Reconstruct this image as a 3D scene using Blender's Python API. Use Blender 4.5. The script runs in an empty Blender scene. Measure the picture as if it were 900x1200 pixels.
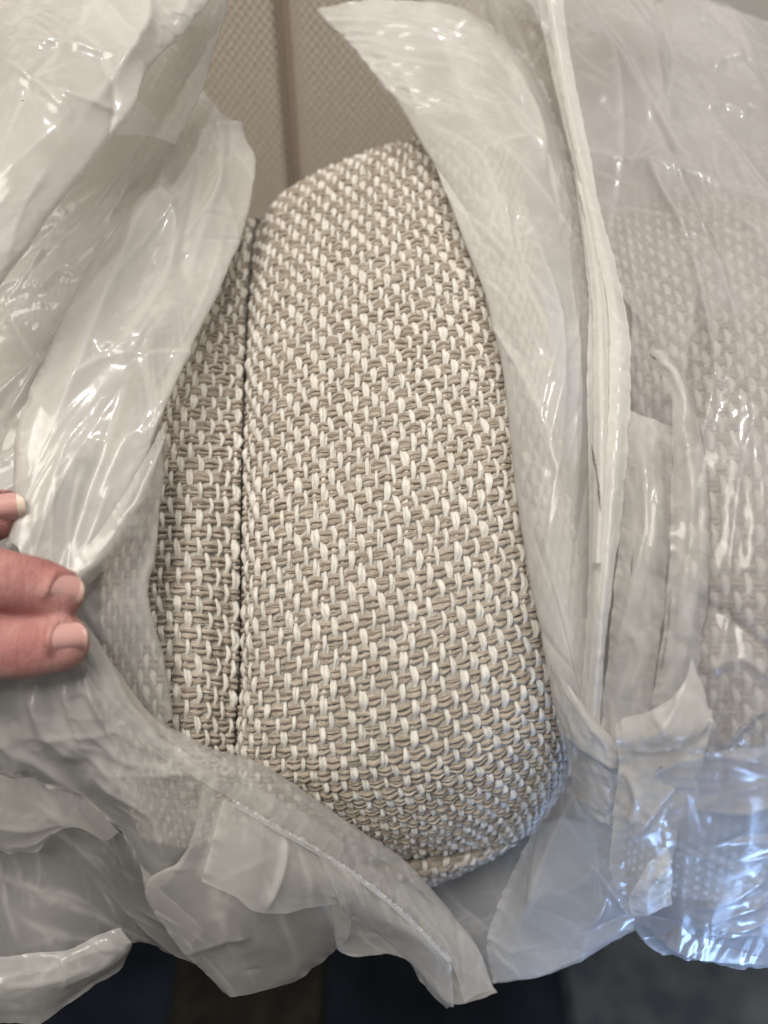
import bpy, math, random
import numpy as np
from mathutils import Vector, Matrix

# ------------------------------------------------------------------ frame
# Local frame of the arrangement: the photographer looks 45 degrees down.
# P(px, py, d): point seen at photo pixel (900x1200) lying d millimetres in front of (+) or behind (-) the reference plane.
MMPX = 0.25
DIST = 243.0
PITCH = math.radians(45)
ORIGIN = np.array([0.0, 0.0, 0.55])
RGT = np.array([1.0, 0.0, 0.0])
UPV = np.array([0.0, math.sin(PITCH), math.cos(PITCH)])
NRM = np.array([0.0, -math.cos(PITCH), math.sin(PITCH)])

def P(px, py, d):
    px = np.asarray(px, float); py = np.asarray(py, float); d = np.asarray(d, float)
    k = (DIST - d) / DIST * MMPX * 0.001
    u = (px - 450) * k; v = (600 - py) * k
    return ORIGIN + u[..., None] * RGT + v[..., None] * UPV + (d * 0.001)[..., None] * NRM

def PA(a):
    a = np.asarray(a, float)
    return P(a[..., 0], a[..., 1], a[..., 2])

scene = bpy.context.scene
col = scene.collection

# ------------------------------------------------------------------ camera
cam = bpy.data.cameras.new("camera")
cam.sensor_fit = 'HORIZONTAL'
cam.sensor_width = 24.0
cam.lens = 12.0 / ((450 * MMPX) / DIST)
cam.clip_start = 0.005
cam.clip_end = 20
camo = bpy.data.objects.new("camera", cam)
camo.matrix_world = Matrix((
    (RGT[0], UPV[0], NRM[0], ORIGIN[0] + NRM[0] * DIST * 0.001),
    (RGT[1], UPV[1], NRM[1], ORIGIN[1] + NRM[1] * DIST * 0.001),
    (RGT[2], UPV[2], NRM[2], ORIGIN[2] + NRM[2] * DIST * 0.001),
    (0, 0, 0, 1)))
cam.dof.use_dof = True
cam.dof.focus_distance = 0.240
cam.dof.aperture_fstop = 6.0
col.objects.link(camo)
scene.camera = camo

# ------------------------------------------------------------------ world and lamps (indoor light)
w = bpy.data.worlds.new("World"); scene.world = w; w.use_nodes = True
bgn = w.node_tree.nodes["Background"]
bgn.inputs[0].default_value = (0.80, 0.78, 0.75, 1)
bgn.inputs[1].default_value = 0.32

def lamp(name, loc, target, size, power, color, shape='SQUARE', size_y=None, spread=None):
    l = bpy.data.lights.new(name, 'AREA')
    l.energy = power; l.color = color; l.size = size; l.shape = shape
    if size_y: l.shape = 'RECTANGLE'; l.size_y = size_y
    o = bpy.data.objects.new(name, l)
    o.location = loc
    dv = Vector(target) - Vector(loc)
    o.rotation_euler = dv.to_track_quat('-Z', 'Y').to_euler()
    if spread: l.spread = math.radians(spread)
    col.objects.link(o)
    return o
# ceiling light behind the photographer's left shoulder, ceiling light further in the room, window low on the right
lamp("ceiling_light", (-0.30, -0.40, 2.1), (0, 0, 0.5), 0.75, 20, (1.0, 0.94, 0.86), 'DISK')
lamp("ceiling_light_far", (0.40, 0.20, 2.2), (0, 0, 0.5), 0.10, 9, (1.0, 0.96, 0.92), 'DISK')
lamp("window_light", (0.20, -0.52, 0.24), (0.155, -0.03, 0.44), 0.14, 0.20, (0.32, 0.54, 1.0), 'RECTANGLE', 0.2, 30)

scene.view_settings.view_transform = 'Standard'
scene.view_settings.look = 'None'
scene.view_settings.exposure = 0.12
scene.view_settings.gamma = 1.0
scene.cycles.transparent_max_bounces = 24
scene.cycles.max_bounces = 4
scene.cycles.caustics_reflective = False
scene.cycles.caustics_refractive = False
scene.cycles.diffuse_bounces = 3
scene.cycles.glossy_bounces = 2
scene.cycles.use_adaptive_sampling = True
scene.cycles.adaptive_threshold = 0.03
scene.cycles.sample_clamp_indirect = 4.0

# ------------------------------------------------------------------ small numeric helpers
def cr_weights(n, x):
    """Catmull-Rom weight matrix: x in [0, n-1] over n control values, ends extrapolated."""
    x = np.clip(np.asarray(x, float), 0, n - 1)
    i = np.minimum(np.floor(x).astype(int), n - 2)
    f = x - i
    W = np.zeros((len(x), n))
    c = [-0.5 * f + f**2 - 0.5 * f**3, 1 - 2.5 * f**2 + 1.5 * f**3, 0.5 * f + 2 * f**2 - 1.5 * f**3, -0.5 * f**2 + 0.5 * f**3]
    r = np.arange(len(x))
    for k in range(4):
        j = i + k - 1
        lo = j < 0; hi = j > n - 1; mid = ~(lo | hi)
        np.add.at(W, (r[mid], j[mid]), c[k][mid])
        if n > 1:
            np.add.at(W, (r[lo], np.zeros(lo.sum(), int)), 2 * c[k][lo]); np.add.at(W, (r[lo], np.ones(lo.sum(), int)), -c[k][lo])
            np.add.at(W, (r[hi], np.full(hi.sum(), n - 1)), 2 * c[k][hi]); np.add.at(W, (r[hi], np.full(hi.sum(), n - 2)), -c[k][hi])
    return W

def resample(pts, n):
    """Smooth curve through 3D points, n samples, even arc length."""
    pts = np.asarray(pts, float)
    xs = np.linspace(0, len(pts) - 1, 400)
    c = cr_weights(len(pts), xs) @ pts
    L = np.concatenate([[0], np.cumsum(np.linalg.norm(np.diff(c, axis=0), axis=1))])
    t = np.interp(np.linspace(0, L[-1], n), L, xs)
    return cr_weights(len(pts), t) @ pts

def hash2(ix, iy, seed):
    h = (ix.astype(np.int64) * 374761393 + iy.astype(np.int64) * 668265263 + seed * 974711) & 0xffffffff
    h = ((h ^ (h >> 13)) * 1274126177) & 0xffffffff
    h = (h ^ (h >> 16)) & 0xffff
    return h / 65535.0

def vnoise(x, y, seed):
    ix = np.floor(x).astype(int); iy = np.floor(y).astype(int)
    fx = x - ix; fy = y - iy
    fx = fx * fx * fx * (fx * (fx * 6 - 15) + 10); fy = fy * fy * fy * (fy * (fy * 6 - 15) + 10)
    a = hash2(ix, iy, seed); b = hash2(ix + 1, iy, seed); c = hash2(ix, iy + 1, seed); d = hash2(ix + 1, iy + 1, seed)
    return (a * (1 - fx) + b * fx) * (1 - fy) + (c * (1 - fx) + d * fx) * fy

def fbm(x, y, seed, octv=3):
    s = 0; a = 0.5
    for k in range(octv):
        s = s + a * vnoise(x * 2**k, y * 2**k, seed + 17 * k); a *= 0.5
    return s

def mk_mesh(name, verts, quads, uv=None, smooth=True):
    verts = np.asarray(verts, np.float32).reshape(-1, 3); quads = np.asarray(quads, np.int32).reshape(-1, 4)
    me = bpy.data.meshes.new(name)
    me.vertices.add(len(verts)); me.vertices.foreach_set("co", verts.ravel())
    n = len(quads)
    me.loops.add(n * 4); me.loops.foreach_set("vertex_index", quads.ravel())
    me.polygons.add(n)
    me.polygons.foreach_set("loop_start", np.arange(0, n * 4, 4, dtype=np.int32))
    me.polygons.foreach_set("loop_total", np.full(n, 4, np.int32))
    me.polygons.foreach_set("use_smooth", np.full(n, smooth, bool))
    if uv is not None:
        l = me.uv_layers.new(name="UVMap")
        l.data.foreach_set("uv", np.asarray(uv, np.float32).reshape(-1, 2)[quads.ravel()].ravel())
    me.update(calc_edges=True)
    return me

def grid_quads(n, m, wrap=False):
    i = np.arange(n - 1)[:, None]; j = np.arange(m if wrap else m - 1)[None, :]
    j2 = (j + 1) % m
    return np.stack([i * m + j, i * m + j2, (i + 1) * m + j2, (i + 1) * m + j], -1).reshape(-1, 4)

def wpos(o):
    v = np.zeros(3)
    while o is not None:
        v += np.array(o.location); o = o.parent
    return v

def add(name, verts, quads, mat, parent=None, uv=None, smooth=True):
    verts = np.asarray(verts, float).reshape(-1, 3)
    if parent is not None: verts = verts - wpos(parent)
    me = mk_mesh(name, verts, quads, uv, smooth)
    me.materials.append(mat)
    o = bpy.data.objects.new(name, me)
    o.parent = parent
    col.objects.link(o)
    return o

def empty(name, loc, label, cat, group=None):
    o = bpy.data.objects.new(name, None)
    o.location = tuple(float(x) for x in loc); o.empty_display_size = 0.02
    o["label"] = label; o["category"] = cat
    if group: o["group"] = group
    col.objects.link(o)
    return o

# ------------------------------------------------------------------ materials
def newmat(name):
    m = bpy.data.materials.new(name); m.use_nodes = True
    nt = m.node_tree; nt.nodes.clear()
    out = nt.nodes.new("ShaderNodeOutputMaterial")
    return m, nt, out

def nd(nt, t, **kw):
    n = nt.nodes.new(t)
    for k, v in kw.items():
        if k.startswith("i_"): n.inputs[k[2:].replace("_", " ")].default_value = v
        else: setattr(n, k, v)
    return n

def ramp(nt, stops):
    r = nt.nodes.new("ShaderNodeValToRGB")
    el = r.color_ramp.elements
    el[0].position, el[0].color = stops[0][0], (*stops[0][1], 1)
    el[1].position, el[1].color = stops[-1][0], (*stops[-1][1], 1)
    for p, c in stops[1:-1]:
        e = el.new(p); e.color = (*c, 1)
    return r

def yarn_material(name, dark, mid, light, scale=1.0):
    m, nt, out = newmat(name); L = nt.links.new
    uv = nd(nt, "ShaderNodeUVMap")
    mp = nd(nt, "ShaderNodeMapping"); mp.inputs["Scale"].default_value = (0.22, 9.0, 1); mp.inputs["Rotation"].default_value = (0, 0, 0.12)
    L(uv.outputs[0], mp.inputs[0])
    n1 = nd(nt, "ShaderNodeTexNoise"); n1.inputs["Scale"].default_value = 1.6; n1.inputs["Detail"].default_value = 3; n1.inputs["Roughness"].default_value = 0.65
    L(mp.outputs[0], n1.inputs["Vector"])
    oi = nd(nt, "ShaderNodeObjectInfo")
    n2 = nd(nt, "ShaderNodeTexNoise"); n2.inputs["Scale"].default_value = 0.12; n2.inputs["Detail"].default_value = 2
    addv = nd(nt, "ShaderNodeVectorMath", operation='ADD')
    L(uv.outputs[0], addv.inputs[0]); L(oi.outputs["Random"], addv.inputs[1])
    sc = nd(nt, "ShaderNodeVectorMath", operation='MULTIPLY'); sc.inputs[1].default_value = (1, 1, 1)
    L(addv.outputs[0], n2.inputs["Vector"])
    mx = nd(nt, "ShaderNodeMath", operation='MULTIPLY_ADD'); mx.inputs[1].default_value = 0.6
    L(n1.outputs[0], mx.inputs[0])
    m2 = nd(nt, "ShaderNodeMath", operation='MULTIPLY'); m2.inputs[1].default_value = 0.4
    L(n2.outputs[0], m2.inputs[0]); L(m2.outputs[0], mx.inputs[2])
    r = ramp(nt, [(0.38, dark), (0.5, mid), (0.62, light)])
    L(mx.outputs[0], r.inputs[0])
    b = nd(nt, "ShaderNodeBsdfPrincipled")
    b.inputs["Roughness"].default_value = 0.72
    b.inputs["Specular IOR Level"].default_value = 0.25
    b.inputs["Sheen Weight"].default_value = 0.25
    b.inputs["Sheen Roughness"].default_value = 0.4
    L(r.outputs[0], b.inputs["Base Color"])
    bp = nd(nt, "ShaderNodeBump"); bp.inputs["Strength"].default_value = 0.9; bp.inputs["Distance"].default_value = 0.0005
    L(n1.outputs[0], bp.inputs["Height"]); L(bp.outputs[0], b.inputs["Normal"])
    L(b.outputs[0], out.inputs[0])
    return m

M_WARP = yarn_material("cream_yarn", (0.64, 0.595, 0.51), (0.80, 0.76, 0.68), (0.88, 0.85, 0.79))
M_WEFT = yarn_material("taupe_yarn", (0.32, 0.265, 0.205), (0.46, 0.392, 0.313), (0.66, 0.59, 0.50))
M_BACK = yarn_material("backing_cloth", (0.60, 0.55, 0.47), (0.72, 0.67, 0.59), (0.80, 0.76, 0.68))
M_FUZZ = yarn_material("loose_fibres", (0.60, 0.55, 0.47), (0.70, 0.66, 0.58), (0.80, 0.76, 0.70))
M_SEAM = yarn_material("seam_thread", (0.16, 0.14, 0.12), (0.25, 0.22, 0.19), (0.34, 0.31, 0.27))
M_SOFA_WEFT = yarn_material("sofa_taupe_yarn", (0.53, 0.465, 0.375), (0.58, 0.51, 0.415), (0.63, 0.56, 0.46))

def sofa_material():
    """Fine cloth too far off to tell the yarns apart: a tight basket pattern in millimetres."""
    m, nt, out = newmat("sofa_cloth"); L = nt.links.new
    uv = nd(nt, "ShaderNodeUVMap")
    dn = nd(nt, "ShaderNodeTexNoise"); dn.inputs["Scale"].default_value = 0.35; dn.inputs["Detail"].default_value = 3
    L(uv.outputs[0], dn.inputs["Vector"])
    ad = nd(nt, "ShaderNodeVectorMath", operation='MULTIPLY_ADD'); ad.inputs[1].default_value = (1.1, 1.1, 0); L(dn.outputs["Color"], ad.inputs[0]); L(uv.outputs[0], ad.inputs[2])
    sp = nd(nt, "ShaderNodeSeparateXYZ"); L(ad.outputs[0], sp.inputs[0])
    def sine(sock, per):
        a = nd(nt, "ShaderNodeMath", operation='MULTIPLY'); a.inputs[1].default_value = 2 * math.pi / per; L(sock, a.inputs[0])
        b = nd(nt, "ShaderNodeMath", operation='SINE'); L(a.outputs[0], b.inputs[0]); return b.outputs[0]
    pr = nd(nt, "ShaderNodeMath", operation='MULTIPLY'); L(sine(sp.outputs[0], 4.6), pr.inputs[0]); L(sine(sp.outputs[1], 4.0), pr.inputs[1])
    n2 = nd(nt, "ShaderNodeTexNoise"); n2.inputs["Scale"].default_value = 0.8; n2.inputs["Detail"].default_value = 5
    L(uv.outputs[0], n2.inputs["Vector"])
    mx = nd(nt, "ShaderNodeMath", operation='MULTIPLY_ADD'); mx.inputs[1].default_value = 0.34; L(pr.outputs[0], mx.inputs[0]); L(n2.outputs[0], mx.inputs[2])
    r = ramp(nt, [(0.22, (0.45, 0.385, 0.305)), (0.78, (0.70, 0.625, 0.52))]); L(mx.outputs[0], r.inputs[0])
    b = nd(nt, "ShaderNodeBsdfPrincipled"); b.inputs["Roughness"].default_value = 0.85; b.inputs["Specular IOR Level"].default_value = 0.1; b.inputs["Sheen Weight"].default_value = 0.2
    L(r.outputs[0], b.inputs["Base Color"])
    bp = nd(nt, "ShaderNodeBump"); bp.inputs["Strength"].default_value = 0.35; bp.inputs["Distance"].default_value = 0.001
    L(mx.outputs[0], bp.inputs["Height"]); L(bp.outputs[0], b.inputs["Normal"]); L(b.outputs[0], out.inputs[0])
    return m
M_SOFA = sofa_material()
M_SOFA_SEAM = yarn_material("sofa_seam", (0.38, 0.30, 0.25), (0.44, 0.36, 0.30), (0.50, 0.42, 0.35))

def film_material(name, opac=(0.5, 0.75), tint=(0.73, 0.71, 0.675), rough=0.21, transl=0.28, bump=0.06, haze_scale=18.0, crinkle=0.8):
    """Milky polythene film: clear transmission + scattering haze + a glossy skin with fine wrinkles."""
    m, nt, out = newmat(name); L = nt.links.new
    tc = nd(nt, "ShaderNodeTexCoord")
    nz = nd(nt, "ShaderNodeTexNoise"); nz.inputs["Scale"].default_value = haze_scale; nz.inputs["Detail"].default_value = 4; nz.inputs["Roughness"].default_value = 0.55
    L(tc.outputs["Object"], nz.inputs["Vector"])
    mr = nd(nt, "ShaderNodeMapRange"); mr.inputs["From Min"].default_value = 0.32; mr.inputs["From Max"].default_value = 0.68
    mr.inputs["To Min"].default_value = opac[0]; mr.inputs["To Max"].default_value = opac[1]
    L(nz.outputs[0], mr.inputs["Value"])
    # fine surface wrinkles
    nb = nd(nt, "ShaderNodeTexNoise"); nb.inputs["Scale"].default_value = 120; nb.inputs["Detail"].default_value = 5; nb.inputs["Roughness"].default_value = 0.55; nb.inputs["Distortion"].default_value = 0.8
    L(tc.outputs["Object"], nb.inputs["Vector"])
    rg = nd(nt, "ShaderNodeTexNoise", noise_type='RIDGED_MULTIFRACTAL'); rg.inputs["Scale"].default_value = 55; rg.inputs["Detail"].default_value = 3; rg.inputs["Roughness"].default_value = 0.5; rg.inputs["Distortion"].default_value = 0.25
    L(tc.outputs["Object"], rg.inputs["Vector"])
    mk = nd(nt, "ShaderNodeTexNoise"); mk.inputs["Scale"].default_value = 42; mk.inputs["Detail"].default_value = 2
    L(tc.outputs["Object"], mk.inputs["Vector"])
    mm = nd(nt, "ShaderNodeMapRange"); mm.inputs["From Min"].default_value = 0.44; mm.inputs["From Max"].default_value = 0.62; mm.inputs["To Min"].default_value = 0.12; mm.inputs["To Max"].default_value = 1.0
    L(mk.outputs[0], mm.inputs["Value"])
    b0 = nd(nt, "ShaderNodeBump"); b0.inputs["Distance"].default_value = 0.0011
    ms = nd(nt, "ShaderNodeMath", operation='MULTIPLY'); ms.inputs[1].default_value = crinkle; L(mm.outputs[0], ms.inputs[0]); L(ms.outputs[0], b0.inputs["Strength"])
    L(rg.outputs[0], b0.inputs["Height"])
    bp = nd(nt, "ShaderNodeBump"); bp.inputs["Strength"].default_value = bump; bp.inputs["Distance"].default_value = 0.0008
    L(nb.outputs[0], bp.inputs["Height"]); L(b0.outputs[0], bp.inputs["Normal"])
    df = nd(nt, "ShaderNodeBsdfDiffuse"); df.inputs[0].default_value = (*tint, 1)
    tl = nd(nt, "ShaderNodeBsdfTranslucent"); tl.inputs[0].default_value = (*tint, 1)
    L(bp.outputs[0], df.inputs["Normal"]); L(bp.outputs[0], tl.inputs["Normal"])
    sc = nd(nt, "ShaderNodeMixShader"); sc.inputs[0].default_value = transl
    L(df.outputs[0], sc.inputs[1]); L(tl.outputs[0], sc.inputs[2])
    tr = nd(nt, "ShaderNodeBsdfTransparent"); tr.inputs[0].default_value = (0.97, 0.965, 0.96, 1)
    bd = nd(nt, "ShaderNodeMixShader")
    wa = nd(nt, "ShaderNodeAttribute"); wa.attribute_name = "whiten"
    wm = nd(nt, "ShaderNodeMath", operation='MULTIPLY_ADD'); wm.inputs[1].default_value = 0.16; wm.use_clamp = True
    L(wa.outputs["Fac"], wm.inputs[0]); L(mr.outputs[0], wm.inputs[2])
    vo = nd(nt, "ShaderNodeTexVoronoi"); vo.inputs["Scale"].default_value = 130
    L(tc.outputs["Object"], vo.inputs["Vector"])
    sx = nd(nt, "ShaderNodeSeparateColor"); L(vo.outputs["Color"], sx.inputs[0])
    th = nd(nt, "ShaderNodeMath", operation='MULTIPLY'); th.inputs[1].default_value = 0.045; L(sx.outputs[1], th.inputs[0])
    l1 = nd(nt, "ShaderNodeMath", operation='LESS_THAN'); L(vo.outputs["Distance"], l1.inputs[0]); L(th.outputs[0], l1.inputs[1])
    l2 = nd(nt, "ShaderNodeMath", operation='GREATER_THAN'); l2.inputs[1].default_value = 0.86; L(sx.outputs[0], l2.inputs[0])
    sp_ = nd(nt, "ShaderNodeMath", operation='MULTIPLY'); L(l1.outputs[0], sp_.inputs[0]); L(l2.outputs[0], sp_.inputs[1])
    cm = nd(nt, "ShaderNodeMix", data_type='RGBA'); cm.inputs["A"].default_value = (*tint, 1); cm.inputs["B"].default_value = (0.16, 0.14, 0.12, 1)
    L(sp_.outputs[0], cm.inputs["Factor"]); L(cm.outputs["Result"], df.inputs[0]); L(cm.outputs["Result"], tl.inputs[0])
    wx = nd(nt, "ShaderNodeMath", operation='MULTIPLY_ADD'); wx.inputs[1].default_value = 0.6; wx.use_clamp = True
    L(sp_.outputs[0], wx.inputs[0]); L(wm.outputs[0], wx.inputs[2])
    L(wx.outputs[0], bd.inputs[0]); L(tr.outputs[0], bd.inputs[1]); L(sc.outputs[0], bd.inputs[2])
    gl = nd(nt, "ShaderNodeBsdfGlossy"); gl.inputs["Roughness"].default_value = rough * 0.65; gl.inputs[0].default_value = (1, 1, 1, 1)
    L(bp.outputs[0], gl.inputs["Normal"])
    fr = nd(nt, "ShaderNodeFresnel")
    ge = nd(nt, "ShaderNodeNewGeometry")
    io = nd(nt, "ShaderNodeMapRange"); io.inputs["To Min"].default_value = 1.48; io.inputs["To Max"].default_value = 1 / 1.48   # same skin on both faces
    L(ge.outputs["Backfacing"], io.inputs["Value"]); L(io.outputs[0], fr.inputs[0])
    L(bp.outputs[0], fr.inputs["Normal"])
    fm = nd(nt, "ShaderNodeMath", operation='MULTIPLY_ADD'); fm.inputs[1].default_value = 0.75; fm.inputs[2].default_value = 0.0; fm.use_clamp = True
    L(fr.outputs[0], fm.inputs[0])
    fin = nd(nt, "ShaderNodeMixShader")
    gs = nd(nt, "ShaderNodeBsdfGlossy"); gs.inputs["Roughness"].default_value = rough * 1.7
    L(bp.outputs[0], gs.inputs["Normal"])
    gm = nd(nt, "ShaderNodeMixShader"); gm.inputs[0].default_value = 0.5
    L(gl.outputs[0], gm.inputs[1]); L(gs.outputs[0], gm.inputs[2])
    L(fm.outputs[0], fin.inputs[0]); L(bd.outputs[0], fin.inputs[1]); L(gm.outputs[0], fin.inputs[2])
    L(fin.outputs[0], out.inputs[0])
    return m

M_FILM = film_material("milky_film", (0.32, 0.55))
M_FILM_CLEAR = film_material("clear_film", (0.36, 0.66), tint=(0.58, 0.565, 0.56), rough=0.17)
M_FILM_DENSE = film_material("dense_film", (0.50, 0.74), tint=(0.76, 0.74, 0.70), rough=0.19)
M_FILM_THIN = film_material("thin_film", (0.25, 0.42), rough=0.2)
M_STRIP = film_material("white_strip_film", (0.46, 0.72), tint=(0.86, 0.845, 0.80), rough=0.17, crinkle=0.25)
M_TAPE = film_material("whitish_tape", (0.66, 0.9), tint=(0.84, 0.83, 0.80), rough=0.22, bump=0.35, haze_scale=60)
def flake_material():
    m = film_material("flaky_adhesive", (0.12, 0.72), tint=(0.84, 0.83, 0.79), rough=0.4, bump=0.5, haze_scale=300)
    return m
M_FLAKE = flake_material()
M_FILM_BLUELIT = film_material("blue_lit_film", (0.28, 0.48), tint=(0.66, 0.67, 0.70), rough=0.17)  # same bag film, cool sheen of the blue light mixed into its tint
M_TEAR = film_material("stretched_tear_edge", (0.85, 0.97), tint=(0.95, 0.94, 0.92), rough=0.2, transl=0.3)

def plain_material(name, c0, c1, scale, rough=0.8, bump=0.3, dist=0.002):
    m, nt, out = newmat(name); L = nt.links.new
    tc = nd(nt, "ShaderNodeTexCoord")
    n = nd(nt, "ShaderNodeTexNoise"); n.inputs["Scale"].default_value = scale; n.inputs["Detail"].default_value = 6
    L(tc.outputs["Object"], n.inputs["Vector"])
    r = ramp(nt, [(0.35, c0), (0.65, c1)]); L(n.outputs[0], r.inputs[0])
    b = nd(nt, "ShaderNodeBsdfPrincipled"); b.inputs["Roughness"].default_value = rough; b.inputs["Specular IOR Level"].default_value = 0.08
    L(r.outputs[0], b.inputs["Base Color"])
    bp = nd(nt, "ShaderNodeBump"); bp.inputs["Strength"].default_value = bump; bp.inputs["Distance"].default_value = dist
    L(n.outputs[0], bp.inputs["Height"]); L(bp.outputs[0], b.inputs["Normal"])
    L(b.outputs[0], out.inputs[0])
    return m
M_GROUND = plain_material("dark_floor", (0.004, 0.006, 0.011), (0.012, 0.016, 0.024), 14)
M_WALL = plain_material("pale_wall", (0.62, 0.58, 0.53), (0.68, 0.65, 0.60), 6)
M_MAT = plain_material("slate_floor_mat", (0.04, 0.05, 0.062), (0.085, 0.098, 0.112), 30)
M_BROWN = plain_material("brown_rug", (0.010, 0.009, 0.007), (0.026, 0.023, 0.019), 40)

def skin_material():
    m, nt, out = newmat("skin"); L = nt.links.new
    tc = nd(nt, "ShaderNodeTexCoord")
    n = nd(nt, "ShaderNodeTexNoise"); n.inputs["Scale"].default_value = 70; n.inputs["Detail"].default_value = 5
    L(tc.outputs["Object"], n.inputs["Vector"])
    r = ramp(nt, [(0.3, (0.34, 0.125, 0.115)), (0.5, (0.46, 0.205, 0.185)), (0.70, (0.58, 0.325, 0.29))]); L(n.outputs[0], r.inputs[0])
    b = nd(nt, "ShaderNodeBsdfPrincipled"); b.inputs["Roughness"].default_value = 0.48
    b.inputs["Subsurface Weight"].default_value = 0.2
    b.inputs["Subsurface Radius"].default_value = (1.0, 0.35, 0.2); b.inputs["Subsurface Scale"].default_value = 0.003
    L(r.outputs[0], b.inputs["Base Color"])
    v = nd(nt, "ShaderNodeTexVoronoi"); v.inputs["Scale"].default_value = 2600
    L(tc.outputs["Object"], v.inputs["Vector"])
    w1 = nd(nt, "ShaderNodeTexNoise"); w1.inputs["Scale"].default_value = 260; w1.inputs["Detail"].default_value = 4
    mp = nd(nt, "ShaderNodeMapping"); mp.inputs["Scale"].default_value = (3.2, 0.8, 0.8)
    L(tc.outputs["Object"], mp.inputs[0]); L(mp.outputs[0], w1.inputs["Vector"])
    ad = nd(nt, "ShaderNodeMath", operation='MULTIPLY_ADD'); ad.inputs[1].default_value = 0.35
    L(v.outputs["Distance"], ad.inputs[0]); L(w1.outputs[0], ad.inputs[2])
    bp = nd(nt, "ShaderNodeBump"); bp.inputs["Strength"].default_value = 0.75; bp.inputs["Distance"].default_value = 0.0009
    L(ad.outputs[0], bp.inputs["Height"]); L(bp.outputs[0], b.inputs["Normal"])
    L(b.outputs[0], out.inputs[0])
    return m
M_SKIN = skin_material()
def nail_material(name, c, rough=0.28):
    m, nt, out = newmat(name)
    b = nd(nt, "ShaderNodeBsdfPrincipled"); b.inputs["Base Color"].default_value = (*c, 1); b.inputs["Roughness"].default_value = rough
    b.inputs["Subsurface Weight"].default_value = 0.2; b.inputs["Subsurface Scale"].default_value = 0.001
    nt.links.new(b.outputs[0], out.inputs[0])
    return m
M_NAIL = nail_material("nail_pink", (0.58, 0.33, 0.30), 0.22)
M_NAILTIP = nail_material("nail_free_edge", (0.60, 0.43, 0.34), 0.4)
M_NAILWHITE = nail_material("nail_white_edge", (0.70, 0.58, 0.48))

# ------------------------------------------------------------------ setting
def box_sheet(name, x0, x1, y0, y1, z, mat):
    o = add(name, [(x0, y0, z), (x1, y0, z), (x1, y1, z), (x0, y1, z)], [(0, 1, 2, 3)], mat, smooth=False)
    o["kind"] = "structure"
    return o
box_sheet("ground", -3, 3, -3, 3, 0.0, M_GROUND)
wl = add("wall", [(-3, 0.75, 0), (3, 0.75, 0), (3, 0.75, 2.6), (-3, 0.75, 2.6)], [(0, 1, 2, 3)], M_WALL, smooth=False); wl["kind"] = "structure"

def slab(name, x0, x1, y0, y1, z0, z1, mat, label, cat):
    v = [(x0, y0, z0), (x1, y0, z0), (x1, y1, z0), (x0, y1, z0), (x0 + .004, y0 + .004, z1), (x1 - .004, y0 + .004, z1), (x1 - .004, y1 - .004, z1), (x0 + .004, y1 - .004, z1)]
    q = [(4, 5, 6, 7), (0, 1, 5, 4), (1, 2, 6, 5), (2, 3, 7, 6), (3, 0, 4, 7)]
    o = add(name, v, q, mat, smooth=False); o["label"] = label; o["category"] = cat
    return o
slab("floor_mat", 0.14, 0.9, -0.9, 0.3, 0.0, 0.012, M_MAT, "dark slate blue floor mat under the right end of the bag", "mat")
slab("small_rug", -0.165, -0.045, -0.5, 0.12, 0.0, 0.010, M_BROWN, "dark brown rug strip on the floor below the torn bag", "rug")

# ------------------------------------------------------------------ woven cloth panels
class Surf:
    """Smooth surface through a net of points (rows run down the panel, columns across), re-spaced by arc length."""
    def __init__(self, net):
        self.net = PA(net); self.R, self.C = self.net.shape[:2]
        ts = np.linspace(0, self.R - 1, 300); ss = np.linspace(0, self.C - 1, 200)
        g = self.raw(ts, ss)
        lt = np.linalg.norm(np.diff(g, axis=0), axis=2).mean(1); self.Lt = np.concatenate([[0], np.cumsum(lt)])
        ls = np.linalg.norm(np.diff(g, axis=1), axis=2)[80:260].mean(0); self.Ls = np.concatenate([[0], np.cumsum(ls)])
        self.ts, self.ss = ts, ss
    def raw(self, t, s):
        return np.einsum('ir,rck,jc->ijk', cr_weights(self.R, t), self.net, cr_weights(self.C, s))
    def grid(self, lt, ls):
        t = np.interp(lt, self.Lt, self.ts); s = np.interp(ls, self.Ls, self.ss)
        g = self.raw(t, s)
        e = 0.01
        dt = self.raw(np.minimum(t + e, self.R - 1), s) - self.raw(np.maximum(t - e, 0), s)
        ds = self.raw(t, np.minimum(s + e, self.C - 1)) - self.raw(t, np.maximum(s - e, 0))
        dt /= np.linalg.norm(dt, axis=2, keepdims=True) + 1e-12; ds /= np.linalg.norm(ds, axis=2, keepdims=True) + 1e-12
        n = np.cross(dt, ds); n /= np.linalg.norm(n, axis=2, keepdims=True) + 1e-12
        # make the normals face the camera side
        if (n * NRM).sum(2).mean() < 0: n = -n
        return g, dt, ds, n

def tube_grid(c, side, nrm, ra, rb, nseg):
    """c: [n,3] path, side/nrm: frames, ra: half width [n], rb: half height [n]"""
    ph = np.arange(nseg) / nseg * 2 * np.pi - np.pi / 2
    return (c[:, None, :] + side[:, None, :] * (np.cos(ph)[None, :, None] * ra[:, None, None]) + nrm[:, None, :] * (np.sin(ph)[None, :, None] * rb[:, None, None]))

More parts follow.
